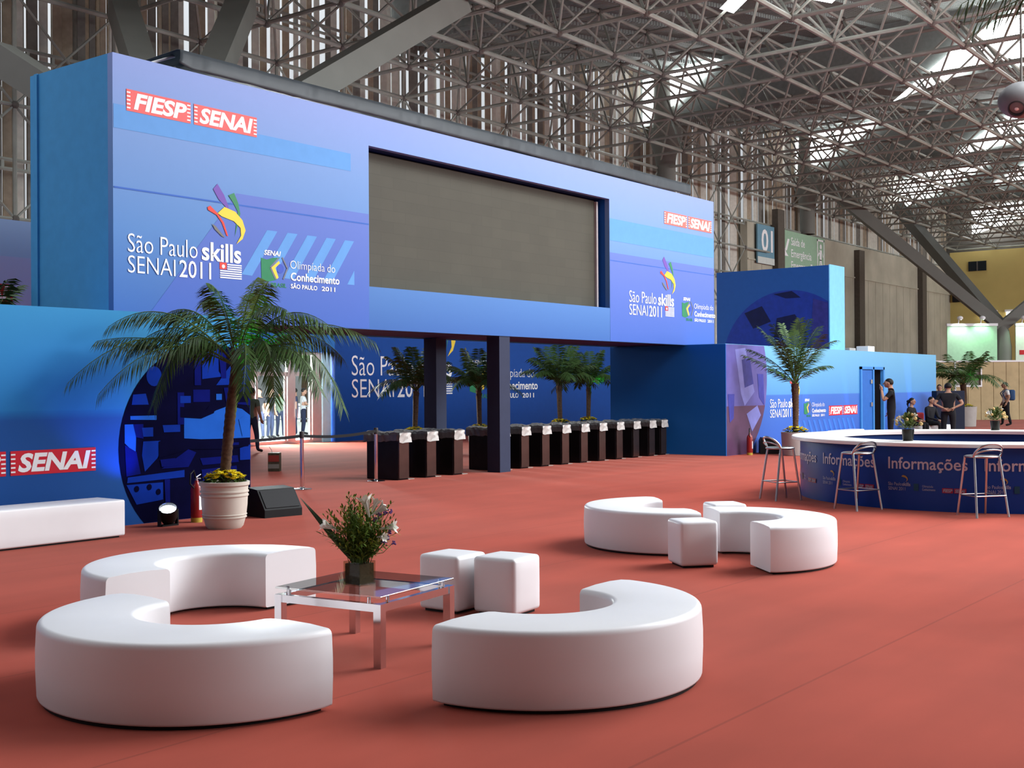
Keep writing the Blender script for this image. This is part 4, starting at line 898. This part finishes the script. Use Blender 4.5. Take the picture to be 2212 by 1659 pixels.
def uplight(x, y, label, tx, tz, power, s=1.0, spread=50, wally=None, lx=0):
    t = thing('floor_uplight', label, 'lamp', (x, y, 0), 0, 'blue floor uplights'); d = Vector((tx-x, (wally or VL)-y, tz-.15)).normalized()
    q = d.to_track_quat('Z', 'X').to_matrix().to_4x4(); M = Matrix.Translation((0, 0, .15*s)) @ q
    d2 = Vector((-.35, -.42, .85)).normalized(); M = Matrix.Translation((0, 0, .15*s)) @ d2.to_track_quat('Z', 'X').to_matrix().to_4x4()
    MB().lathe([(0, -.14*s), (.07*s, -.13*s), (.11*s, -.05*s), (.115*s, .09*s), (.105*s, .09*s), (.10*s, .0), (0, -.02*s)], n=20).xf(M).build('lamp_housing', dark_plinth, t, 40)
    MB().lathe([(0, .05*s), (.10*s, .05*s), (.10*s, .055*s), (0, .06*s)], n=20).xf(M).build('lens', blue_lens, t, 40)
    b = MB(); b.bounds(-.12*s, .12*s, -.05*s, .05*s, 0, .02); b.bounds(-.135*s, -.12*s, -.03, .03, 0, .2*s); b.bounds(.12*s, .135*s, -.03, .03, 0, .2*s); b.build('yoke', dark_plinth, t)
    ld = bpy.data.lights.new('uplight_beam', 'SPOT'); lo_ = bpy.data.objects.new('uplight_beam', ld); C.objects.link(lo_); lo_.parent = t
    lo_.location = Vector((0, 0, .24*s))+d*.03; lo_.rotation_euler = d.to_track_quat('-Z', 'Y').to_euler()
    ld.energy = power; ld.color = (.05, .18, 1); ld.spot_size = math.radians(spread); ld.spot_blend = .8; ld.shadow_soft_size = .06
uplight(9.15, 12.45, 'blue-lit can lamp lying at the foot of the machine picture', 8.6, 1.15, 150, 1.0, 58)
uplight(30.55, 13.38, 'blue floor lamp at the low right wall, under the small event lettering', 30.95, 1.7, 300, .9, 18, VR)
uplight(34.15, 13.38, 'blue floor lamp at the low right wall, under the red name plates', 33.6, 1.7, 300, .9, 18, VR)
uplight(39.3, 13.38, 'blue floor lamp at the low right wall, past the doorway', 38.9, 2.0, 400, .9, 22, VR)
def green_lamp(x, y, z, tz, p):
    ld = bpy.data.lights.new('green_spot', 'SPOT'); o = bpy.data.objects.new('green_spot', ld); C.objects.link(o); o.location = (x, y, z)
    o.rotation_euler = Vector((0, 0, 1)).to_track_quat('-Z', 'Y').to_euler(); ld.energy = p; ld.color = (.05, 1, .12); ld.spot_size = math.radians(34); ld.spot_blend = .6; ld.shadow_soft_size = .05
for x, y, z, p in ((9.72, 11.58, .60, 420), (33.35, 22.1, .6, 300), (49.9, 14.9, .9, 250), (27.45, 12.2, .62, 25)): green_lamp(x, y, z, 2, p)

# ------------------------------------------------------------------ information counter
CX, CY, RB, RTOP = 18.73, 5.49, 2.65, 2.78
ic = thing('information_counter', 'round blue information counter with a white ring top', 'counter', (CX, CY, 0))
MB().lathe([(RB-.06, .0), (RB, .0), (RB, .86), (RB-.06, .86), (RB-.06, 0)], n=128).build('outer_panel', ramp_mat('counter_print', [(0, srgb(14, 52, 128)), (1, srgb(26, 68, 146))], 2, 0, .9, .35), ic, 40)
MB().lathe([(2.22, .0), (2.22, .86), (2.16, .86), (2.16, 0), (2.22, 0)], n=128).build('inner_panel', mat('counter_inner', srgb(16, 62, 130), .5), ic, 40)
MB().lathe([(2.10, .86), (2.10, .91), (2.11, .915), (RTOP-.01, .915), (RTOP, .905), (RTOP, .865), (RTOP-.01, .86), (2.10, .86)], n=128).build('counter_top', mat('white_laminate', (.76, .74, .72, 1), .35, spec=.4, var=.02), ic, 40)
dark_letter = mat('grey_letter', (.30, .32, .42, 1), .5)
for k in range(-3, 4):
    a0 = math.radians(170.3+27.3*k)
    def fc(x, z, a0=a0, l=.006): a = a0+x/RB; return Vector(((RB+l)*math.cos(a), (RB+l)*math.sin(a), z))
    lt = MB(); put_text(lt, [('Informações', 0, 1.055, .555, .155, .012, 0)], fc); lt.build('counter_lettering', mat('pale_letter', (.46, .46, .54, 1), .5), ic)
    g = lambda x, z: fc(x*.72, z, l=.010)
    for grp in ([('São Paulo', 0, .27, .325, .045, 0, 0), ('skills', .28, .44, .325, .045, .02, 0), ('SENAI 2011', 0, .34, .262, .045, 0, 0)], [('Olimpíada', .66, .86, .315, .03, 0, 0), ('Conhecimento', .66, .90, .272, .03, .01, 0)]):
        sm = MB(); put_text(sm, grp, g); sm.build('small_lettering', dark_letter, ic)
    for x0, x1, w in ((1.02, 1.21, ('FIESP', 1.035, 1.20, .262, .04, .03, .2)), (1.23, 1.44, ('SENAI', 1.245, 1.42, .262, .04, .03, .2))):
        p = MB(); p.poly([fc(x*.72, z, l=.007) for x, z in ((x0, .25), (x1, .25), (x1, .315), (x0, .315))]); p = p.build('name_plate', mat('dull_red_print', srgb(150, 40, 60), .5), ic)
        sm = MB(); put_text(sm, [w], g); sm.build('plate_lettering', dark_letter, p)
    e = MB(); e.poly([fc(.30*.72+(x-11.9)*.17, .43+(z-4.25)*.17, l=.008) for x, z in PETALS[3][2]]); e.build('small_emblem', mat('dull_gold_print', srgb(160, 130, 70), .5), ic)
    e = MB(); e.poly([fc((.50+x*.1)*.72, z, l=.008) for x, z in ((0, .265), (.9, .265), (.9, .36), (0, .36))]); e.build('small_flag', mat('dull_green_print', srgb(30, 70, 90), .5), ic)
def small_flowers(x, y, z, label, seed):
    t = thing('flower_arrangement', label, 'flowers', (x, y, z)); rn = random.Random(seed)
    MB().lathe([(0, 0), (.07, 0), (.085, .16), (.078, .16), (.07, .02), (0, .02)], n=20).build('vase', mat('dark_vase', (.02, .02, .018, 1), .15), t, 40)
    b = MB()
    for k in range(200):
        a, e = rn.uniform(0, 2*PI), rn.uniform(.1, 1.5); d = Vector((math.cos(a)*math.cos(e), math.sin(a)*math.cos(e), math.sin(e))); c = Vector((0, 0, .16)); b.mi = 0
        leaflet(b, c+d*rn.uniform(.04, .19), d+Vector((rn.uniform(-.4, .4), rn.uniform(-.4, .4), .1)), .10, .014, .3)
    b.build('greenery', mat('posy_green', (.07, .10, .025, 1), .6, var=.3), t)
    b = MB()
    for d, L in ((V3(-.8, .6, -.4), .10), (V3(.5, .9, -.2), .10), (V3(-.1, .7, .8), .08)): lily(b, Vector((0, 0, .19))+d.normalized()*.12, d, L)
    b.build('lilies', lm, t, 60)
    b = MB()
    for k in range(14):
        a, e = rn.uniform(0, 2*PI), rn.uniform(.2, 1.3); d = Vector((math.cos(a)*math.cos(e), math.sin(a)*math.cos(e), math.sin(e))); b.sphere(Vector((0, 0, .18))+d*.19, .024, 8, 5)
    b.build('blossoms', mat('apricot_blossom', (.50, .34, .14, 1), .6, var=.3), t)
small_flowers(16.5, 5.8, .915, 'posy in a dark vase on the counter, right above the big lettering', 3)
small_flowers(21.12, 5.93, .915, 'posy in a dark vase on the far side of the counter top', 4)

def bar_stool(x, y, rz, label, proto=[None]):
    if proto[0]: return dup(proto[0], (x, y, 0), rz, label)
    t = thing('bar_stool', label, 'stool', (x, y, 0), rz, 'aluminium bar stools'); proto[0] = t     # backrest towards -Y
    b = MB(); b.lathe([(0, .745), (.17, .75), (.195, .757), (.20, .77), (.19, .782), (.15, .775), (0, .768)], n=28); b.build('seat', alu, t, 40)
    MB().tube([(.2*math.cos(2*PI*k/24), .2*math.sin(2*PI*k/24), .765) for k in range(25)], .014, 8, False).build('seat_rim', alu, t, 50)
    for sx in (-1, 1):
        MB().tube([(sx*.185, -.10, .77), (sx*.235, -.21, 0)], .0155, 10).build('leg', alu, t, 50)
        MB().tube([(sx*.165, .12, .77), (sx*.21, .22, 0)], .0155, 10).build('leg', alu, t, 50)
    c = [(-.223, -.18, .27), (.223, -.18, .27), (.195, .19, .27), (-.195, .19, .27)]
    for p, q in zip(c, c[1:]+c[:1]): MB().tube([p, q], .009, 8).build('foot_rail', alu, t, 50)
    for z, w, r in ((.0, 0, .015), (-.075, .0, .011)):
        pts = []
        for k in range(17):
            a = PI*k/16; pts.append((-.20*math.cos(a), -.10-.13*math.sin(a), .77+(.165+z)*math.sin(a)**.7))
        MB().tube(pts, r, 8).build('back_rail', alu, t, 50)
    return t
yaw_out = lambda x, y: math.atan2(CY-y, CX-x)-PI/2
bar_stool(15.85, 4.62, math.radians(-37), 'aluminium bar stool at the counter, nearest the picture edge')
bar_stool(15.80, 6.25, math.radians(-22), 'aluminium bar stool in front of the counter, between the two lettered words')
bar_stool(16.52, 7.72, math.radians(-125), 'aluminium bar stool at the end of the counter, facing the carpet')

# ------------------------------------------------------------------ far end of the hall
def sign(name, label, x0, x1, z0, z1, m, v=28.13):
    t = thing(name, label, 'sign', (0, 0, 0)); MB().bounds(x0, x1, v-.12, v-.04, z0, z1).build('board', m, t); return t
s1 = sign('gate_sign', 'blue sign with number 01 on the concrete wall', 57.4, 59.4, 8.15, 10.2, mat('sign_blue', srgb(110, 150, 170), .5))
t = MB(); F = wallmap(28.01, lift=.01); put_text(t, [('01', 57.85, 59.2, 8.85, 1.1, .02, 0)], F); t.build('number', white_print, s1)
g = MB(); g.poly([F(*p) for p in ((57.4, 8.15), (59.4, 8.15), (59.4, 8.5), (57.4, 8.5))]); g.build('sign_border', mat('sign_grey', srgb(205, 212, 208), .5), s1)
s2 = sign('exit_sign', 'green emergency exit sign with arrow on the concrete wall', 60.45, 66.1, 7.9, 10.2, mat('sign_green', srgb(150, 182, 156), .5))
t = MB(); put_text(t, [('Saída de', 61.5, 63.3, 9.45, .42, .01, 0), ('Emergência', 61.5, 64.2, 8.80, .42, .01, 0), ('Emergency Exit', 61.5, 64.9, 8.15, .42, .01, 0)], F)
for q in (((60.7, 9.1), (60.95, 9.1), (61.3, 9.75), (61.05, 9.75)), ((60.62, 9.35), (60.62, 8.8), (61.15, 8.8), (60.85, 9.0))): t.poly([F(*p) for p in q])
for x0, x1, z0, z1 in ((65.0, 65.1, 8.0, 10.1), (65.9, 66.0, 8.0, 10.1), (65.0, 66.0, 10.0, 10.1), (65.0, 66.0, 8.0, 8.08)): t.poly([F(*p) for p in ((x0, z0), (x1, z0), (x1, z1), (x0, z1))])
t.poly([F(*p) for p in arc(65.5, 9.7, .14, 12)]); t.poly([F(*p) for p in ((65.3, 9.5), (65.65, 9.5), (65.6, 8.9), (65.35, 8.9))])
for q in (((65.35, 8.95), (65.5, 8.95), (65.35, 8.15), (65.2, 8.15)), ((65.45, 8.95), (65.6, 8.95), (65.85, 8.3), (65.7, 8.25)), ((65.3, 9.5), (65.38, 9.4), (65.15, 9.1), (65.1, 9.2)), ((65.6, 9.5), (65.66, 9.4), (65.88, 9.15), (65.82, 9.05))): t.poly([F(*p) for p in q])
t.build('sign_lettering', white_print, s2)
tube_e = emission('tube_light', (1, .97, .85, 1), 5)
for i, (v0, v1, lab) in enumerate(((24.95, 26.0, 'first'), (23.4, 24.2, 'second'))):
    t = thing('tube_lamp', 'lit fluorescent lamp on the ochre wall, %s counted from the concrete wall' % lab, 'lamp', (89.1, (v0+v1)/2, 6.75), 0, 'fluorescent lamps on the ochre wall')
    MB().bounds(-.05, .18, (v0-v1)/2-.1, (v1-v0)/2+.1, .12, .3).build('fitting', white_print, t); MB().bounds(-.08, .02, (v0-v1)/2, (v1-v0)/2, -.1, .12).build('tube', tube_e, t)
o = thing('wall_box', 'small dark loudspeaker box high on the ochre wall by its corner', 'box', (89.1, 27.6, 8.1)); MB().rbox((0, 0, 0), (.3, .7, .7), .04, 2).build('body', dark_plinth, o)
MB().bounds(.05, .2, -.1, .1, -.1, .1).build('bracket', steel_dark, o)
# hoarding
hz = math.atan2(15.2-19.4, 61.6-58.3); wood = mat('plywood', (.50, .39, .22, 1), .7, var=.12, scale=2)
hd = thing('plywood_hoarding', 'pale plywood hoarding with an open hatch, at the far right of the hall', 'hoarding', (58.3, 19.4, 0), hz)
b = MB()
for k in range(9):
    x = .62*k
    if 2 <= k <= 3: b.bounds(x, x+.60, 0, .1, 0, 1.62); b.bounds(x, x+.60, 0, .1, 2.5, 2.8)
    else: b.bounds(x, x+.60, 0, .1, 0, 2.8)
b.build('boards', wood, hd)
MB().bounds(0, 5.6, .11, .16, 0, 2.78).build('backing', mat('hatch_grey', (.30, .27, .25, 1), .7, var=.2), hd)
b = MB(); b.bounds(-.1, 5.7, -.04, .14, 2.8, 2.88); b.bounds(1.2, 2.5, -.05, .02, 1.6, 1.68); b.bounds(1.18, 1.26, -.04, .02, 0, 2.8); b.bounds(2.46, 2.52, -.03, .02, 1.6, 2.5); b.build('white_trim', white_print, hd)
MB().bounds(1.5, 1.75, .09, .112, 1.7, 2.4).build('yellow_panel', mat('amber_panel', (.50, .30, .05, 1), .6), hd)
bz = math.atan2(19.0-21.24, 68.7-66.96)
def banner(x, y, L, label, second=False):
    t = thing('lit_banner', label, 'banner', (x, y, 0), bz)
    MB().bounds(0, L, 0, .08, 2.3, 5.0).build('panel', mat('banner_green' if not second else 'banner_white', srgb(176, 222, 186) if not second else srgb(215, 225, 210), .5), t)
    MB().bounds(-.03, L+.03, -.06, .1, 4.94, 5.08).build('top_rail', white_print, t)
    MB().bounds(0, L, .09, .3, 0, 2.3).build('stand_base', mat('stand_dark', (.03, .03, .03, 1), .7), t)
    if second: MB().bounds(.2, L, -.02, -.005, 3.35, 3.6).build('red_stripe', mat('banner_red', srgb(190, 40, 45), .5), t)
    for k, x in enumerate((.62, 1.85) if not second else (.35, 1.9)):
        lp = MB(); lp.tube([(x, .0, 5.08), (x, -.05, 5.3), (x, -.3, 5.42)], .03); lp.sphere((x-.05, -.38, 5.36), (.17, .15, .12), 10, 6); lp.build('arm_lamp', white_print, t, 50)
        ld = bpy.data.lights.new('banner_light', 'SPOT'); o = bpy.data.objects.new('banner_light', ld); C.objects.link(o); o.parent = t; o.location = (x, -.55, 5.3); o.rotation_euler = Vector((0, .5, -1)).to_track_quat('-Z', 'Y').to_euler()
        ld.energy = 110; ld.color = (.92, 1, .94) if not (second or k) else (.55, 1, .66); ld.spot_size = math.radians(100); ld.spot_blend = .8
banner(66.9, 21.3, 2.75, 'green lit banner with white arm lamps, left of the branching column')
banner(69.15, 18.3, 2.8, 'pale lit banner with a red stripe, right of the branching column', True)
# hanging round lamp
t = thing('hanging_lamp', 'large round grey lamp hanging under the roof at the right edge', 'lamp', (25.3, 6.55, 7.35))
b = MB(); b.sphere((0, 0, .05), (.45, .45, .36), 24, 14); b.build('housing', mat('lamp_grey', (.15, .15, .155, 1), .4, var=.05), t, 60)
dn = (Vector((0, 0, 1.68))-Vector((25.3, 6.55, 7.35))).normalized(); dn = (dn*.75+UP*-.45+RT*-.25).normalized(); M = Matrix.Translation(dn*.27+UP*.05) @ dn.to_track_quat('Z', 'X').to_matrix().to_4x4()
MB().lathe([(.15, .0), (.17, .14), (.145, .15), (.12, .08), (0, .07)], n=24).xf(M).build('reflector', mat('lamp_dark', (.04, .04, .04, 1), .4), t, 40)
MB().sphere((0, 0, .12), (.05, .05, .035), 12, 8).xf(M).build('bulb', mat('bulb_white', (.7, .7, .68, 1), .2), t, 60)
MB().tube([(0, 0, .35), (0, 0, 4.25)], .025, 6).build('hanger', steel_dark, t)

# ------------------------------------------------------------------ people
def person(label, loc, rz, pose, top, pants, height=1.72, skirt=None, bag=None, hair='short', proto=None):
    """skeleton of joined edges grown with a skin modifier; faces the local -Y"""
    J = {}; E = []; Rr = {}; K = {}
    def j(n, p, r, par=None, kind='top'):
        J[n] = Vector(p); Rr[n] = r if isinstance(r, tuple) else (r, r); K[n] = kind
        if par: E.append((par, n, kind))
    sit = pose.get('sit'); pz = .52 if sit else .95
    lean = pose.get('lean', 0.)
    j('pelvis', (0, 0, pz), (.155, .11), None, 'pants'); j('waist', (0, -lean*.3, pz+.16), (.14, .10), 'pelvis'); j('chest', (0, -lean*.8, pz+.40), (.17, .115), 'waist'); j('neckb', (0, -lean, pz+.53), (.075, .07), 'chest'); j('neck', (0, -lean-.01, pz+.60), .052, 'neckb', 'skin')
    hd = pose.get('head', (0, 0)); j('skull', (hd[0], -lean-.02+hd[1], pz+.68), (.07, .08), 'neck', 'skin')
    for s, n in ((-1, 'l'), (1, 'r')):
        j('sh'+n, (s*.18, -lean, pz+.48), .066, 'chest'); el, wr = pose.get('arm'+n, ((s*.25, .03, .22), (s*.25, -.06, -.02)))
        mid = J['sh'+n].lerp(Vector((el[0], el[1]-lean, pz+el[2])), .6)
        j('bi'+n, mid, .055, 'sh'+n, 'top'); j('el'+n, (el[0], el[1]-lean, pz+el[2]), .042, 'bi'+n, pose.get('sleeve', 'skin')); j('wr'+n, (wr[0], wr[1]-lean, pz+wr[2]), .030, 'el'+n, pose.get('sleeve', 'skin'))
        if sit:
            j('hip'+n, (s*.09, -.04, pz-.03), .09, 'pelvis', 'pants'); j('kn'+n, (s*.11, -.46, pz-.02), .065, 'hip'+n, 'pants'); j('an'+n, (s*.11, -.44, .09), .043, 'kn'+n, 'pants'); j('toe'+n, (s*.12, -.62, .04), (.042, .035), 'an'+n, 'shoe')
        else:
            st_ = pose.get('step', 0)*s; j('hip'+n, (s*.09, 0, pz-.07), .092, 'pelvis', 'pants'); j('kn'+n, (s*.10, -.02+st_*.5, .50), .064, 'hip'+n, 'pants'); j('an'+n, (s*.11, .02+st_, .09), .044, 'kn'+n, 'pants'); j('toe'+n, (s*.13, -.15+st_, .04), (.044, .035), 'an'+n, 'shoe')
    names = list(J); ix = {n: i for i, n in enumerate(names)}
    me = bpy.data.meshes.new('body'); me.from_pydata([J[n] for n in names], [(ix[a], ix[c]) for a, c, _ in E], []); o = bpy.data.objects.new('body', me); C.objects.link(o)
    o.modifiers.new('skin', 'SKIN'); ss = o.modifiers.new('sub', 'SUBSURF'); ss.levels = 1; ss.render_levels = 1
    for i, n in enumerate(names): me.skin_vertices[0].data[i].radius = Rr[n]; me.skin_vertices[0].data[i].use_root = (n == 'pelvis')
    bpy.context.view_layer.update(); ev = bpy.data.meshes.new_from_object(o.evaluated_get(bpy.context.evaluated_depsgraph_get())); bpy.data.objects.remove(o)
    mb = MB(); mb.bm.from_mesh(ev); bpy.data.meshes.remove(ev); KI = {'skin': 0, 'top': 1, 'pants': 2, 'shoe': 3}
    for f in mb.bm.faces:
        c = f.calc_center_median(); best = (9, 0)
        for a, b_, k in E:
            A, B = J[a], J[b_]; t_ = max(0, min(1, (c-A).dot(B-A)/max(1e-9, (B-A).length_squared))); dd = (c-A.lerp(B, t_)).length
            if dd < best[0]: best = (dd, KI[k])
        f.material_index = best[1]
    mb.mi = 0; hc = J['skull']+Vector((0, -.015, .045))
    mb.sphere(hc, (.076, .095, .118), 16, 12); mb.sphere(hc+Vector((0, -.035, -.062)), (.050, .055, .05), 12, 8)      # skull and jaw
    mb.sphere(hc+Vector((0, -.098, -.012)), (.013, .02, .022), 8, 6)                                                     # nose
    for s in (-1, 1): mb.sphere(hc+Vector((s*.078, .005, -.005)), (.012, .022, .034), 8, 6)
    mb.mi = 3
    for s in (-1, 1): mb.sphere(hc+Vector((s*.032, -.086, .010)), (.013, .010, .008), 8, 6)
    mb.mi = 4; mb.sphere(hc+Vector((0, -.086, -.058)), (.026, .010, .008), 8, 6)
    mb.mi = 0
    for s, n in ((-1, 'l'), (1, 'r')):
        w, e = J['wr'+n], J['el'+n]; d = (w-e).normalized(); sd = d.cross(Vector((0, 1, 0)));
        if sd.length < .1: sd = d.cross(Vector((1, 0, 0)))
        sd.normalize(); nn = d.cross(sd)
        mb.tube([w-d*.02, w+d*.03, w+d*.085], [.026, .034, .030], 8)
        for k, (of, L) in enumerate(((-.027, .068), (-.009, .080), (.009, .076), (.026, .060))):
            p = w+d*.08+sd*of; mb.tube([p, p+d*L*.5+nn*.006, p+d*L*.9+nn*.024], [.0095, .0085, .007], 6)
        p = w+d*.03-sd*.028; mb.tube([p, p-sd*.022+d*.03, p-sd*.028+d*.06+nn*.01], [.012, .0105, .008], 6)
    t = thing('person', label, 'person', loc, rz); sc = height/1.765 if not sit else height/1.765
    wd = pose.get('wide', 1.12); t.scale = (sc*wd, sc*wd, sc)
    mb.build('body', [skin_m, top, pants, dark_plinth, mat('lips', (.30, .10, .09, 1), .5)], t, 180)
    h = MB(); h.sphere(hc+Vector((0, .014, .026)), (.084, .094, .108), 16, 10)
    for v in list(h.bm.verts):
        if v.co.z < hc.z+(.045 if v.co.y < hc.y-.02 else -.045) : v.co = hc+(v.co-hc)*.80
    if hair == 'tied': h.sphere(hc+Vector((0, .12, .0)), (.05, .06, .06), 10, 8); h.tube([hc+Vector((0, .10, .02)), hc+Vector((0, .15, -.08)), hc+Vector((0, .13, -.2))], [.03, .035, .01], 8)
    h.build('hair', hair_m, t, 60)
    if bag:
        g = MB(); g.rbox((0, .17, pz+.32), (.30, .17, .44), .06, 4); k = g.build('backpack', bag, t, 60)
        g = MB()
        for s in (-1, 1): g.tube([(s*.11, .10, pz+.50), (s*.12, -.02, pz+.56), (s*.12, -.135, pz+.40), (s*.13, -.05, pz+.16), (s*.12, .10, pz+.14)], .018, 6)
        g.build('strap', bag, k)
    return t
face = lambda x, y, tx, ty: math.atan2(ty-y, tx-x)+PI/2
person('man in a dark shirt standing by the doorway, a hand raised to his face', (32.55, 11.9, 0), math.radians(200), {'armr': ((.24, -.16, .27), (.12, -.20, .56)), 'arml': ((-.25, .05, .22), (-.24, -.05, -.03)), 'head': (0, -.02), 'wide': 1.22}, black_cloth, black_cloth, 1.84)
person('seated person in a black suit with tied hair, nearer the low wall', (37.98, 13.24, 0), math.radians(-5), {'sit': 1, 'arml': ((-.24, -.05, .20), (-.10, -.30, .10)), 'armr': ((.24, -.05, .20), (.08, -.30, .10)), 'sleeve': 'top'}, black_cloth, black_cloth, 1.66, hair='tied')
person('seated person in a black suit with hands in lap, beside the standing man in black', (38.36, 12.80, 0), math.radians(-18), {'sit': 1, 'lean': .05, 'arml': ((-.24, -.08, .18), (-.08, -.34, .08)), 'armr': ((.24, -.08, .18), (.10, -.36, .06)), 'sleeve': 'top'}, black_cloth, black_cloth, 1.70)
person('broad man in black seen from behind, arms folded back', (36.74, 11.68, 0), face(36.74, 11.68, 60, 20), {'arml': ((-.31, .06, .20), (-.12, .15, .08)), 'armr': ((.31, .06, .20), (.10, .16, .06)), 'lean': .04, 'wide': 1.34}, black_cloth, black_cloth, 1.72)
person('person in white half hidden behind the navy pedestal', (44.6, 14.5, 0), face(44.6, 14.5, 30, 10), {}, white_cloth, dark_blue_cloth, 1.68)
person('man in a white shirt with a blue backpack, walking at far right', (51.2, 13.95, 0), math.atan2(.80, -.45)+PI/2, {'step': .10, 'wide': 1.3}, white_cloth, black_cloth, 1.76, bag=mat('blue_backpack', (.03, .07, .16, 1), .7))
person('man in an olive shirt beside the glass doors, half hidden by the machine picture wall', (21.02, 24.98, 0), face(21.02, 24.98, 30, 27), {'step': .12}, green_cloth, dark_blue_cloth, 1.70)
for i, (px, py, a, lab, tp_) in enumerate(((27.75, 32.0, .3, 'person in dark clothes outside the glass doors, behind the left pane', black_cloth), (28.75, 32.6, 2.0, 'person in olive outside, beside the middle door post', green_cloth), (30.1, 33.3, 4.0, 'person in navy outside, behind the narrow right pane', dark_blue_cloth), (30.75, 33.6, 1.0, 'person in white outside, at the right edge of the glass doors', white_cloth), (27.2, 31.9, 5.2, 'person outside in dark clothes next to the left door post', black_cloth))):
    person(lab, (px, py, -.02), a, {'arml': ((-.24, -.08, .22), (-.10, -.28, .22))} if i % 2 else {}, tp_, dark_blue_cloth, 1.72)
o = MB().rbox((40.5, 12.88, .75), (1.0, .35, 1.5), .02, 2, rz=math.radians(-45)).build('pedestal', mat('navy_pedestal', (.008, .012, .03, 1), .5)); tag(o, 'dark navy pedestal standing behind the seated people', 'pedestal')
o = MB().rbox((38.62, 13.28, .62), (.42, .18, .38), .05, 3, rz=math.radians(-50)).build('red_bag', mat('red_bag', (.30, .02, .025, 1), .6)); tag(o, 'red bag on the bench beside the seated person with tied hair', 'bag')

# ------------------------------------------------------------------ outside the glass doors
rail = thing('guard_rail', 'metal rail running outside the glass doors', 'railing', (30, 36, 0)); b = MB()
for z in (.5, 1.0): b.tube([(-8, 0, z), (14, 0, z)], .03, 6)
for k in range(12): b.tube([(-8+2*k, 0, -.02), (-8+2*k, 0, 1.0)], .03, 6)
b.build('rail_tubes', alu, rail)
rn = random.Random(30)
for i, (tx, ty, h, lab) in enumerate(((38.6, 44.5, 6.5, 'leafy tree outside the glass doors, behind the left pane'), (42.6, 46.5, 7.0, 'leafy tree outside the glass doors, behind the right pane'))):
    t = thing('leafy_tree', lab, 'tree', (tx, ty, 0)); MB().tube([(0, 0, -.02), (.1, 0, h*.5), (0, .1, h*.8)], [.18, .13, .06], 8).build('trunk', trunk_m, t)
    b = MB()
    for k in range(900):
        d = Vector((rn.gauss(0, 1), rn.gauss(0, 1), rn.gauss(0, 1))).normalized()*rn.uniform(.5, 1); leaflet(b, Vector((d.x*2.2, d.y*2.2, h*.72+d.z*h*.33)), Vector((rn.uniform(-1, 1), rn.uniform(-1, 1), rn.uniform(-.5, .5))), .38, .10, .2)
    b.build('crown', mat('street_leaf', (.34, .50, .26, 1), .6, var=.3), t)
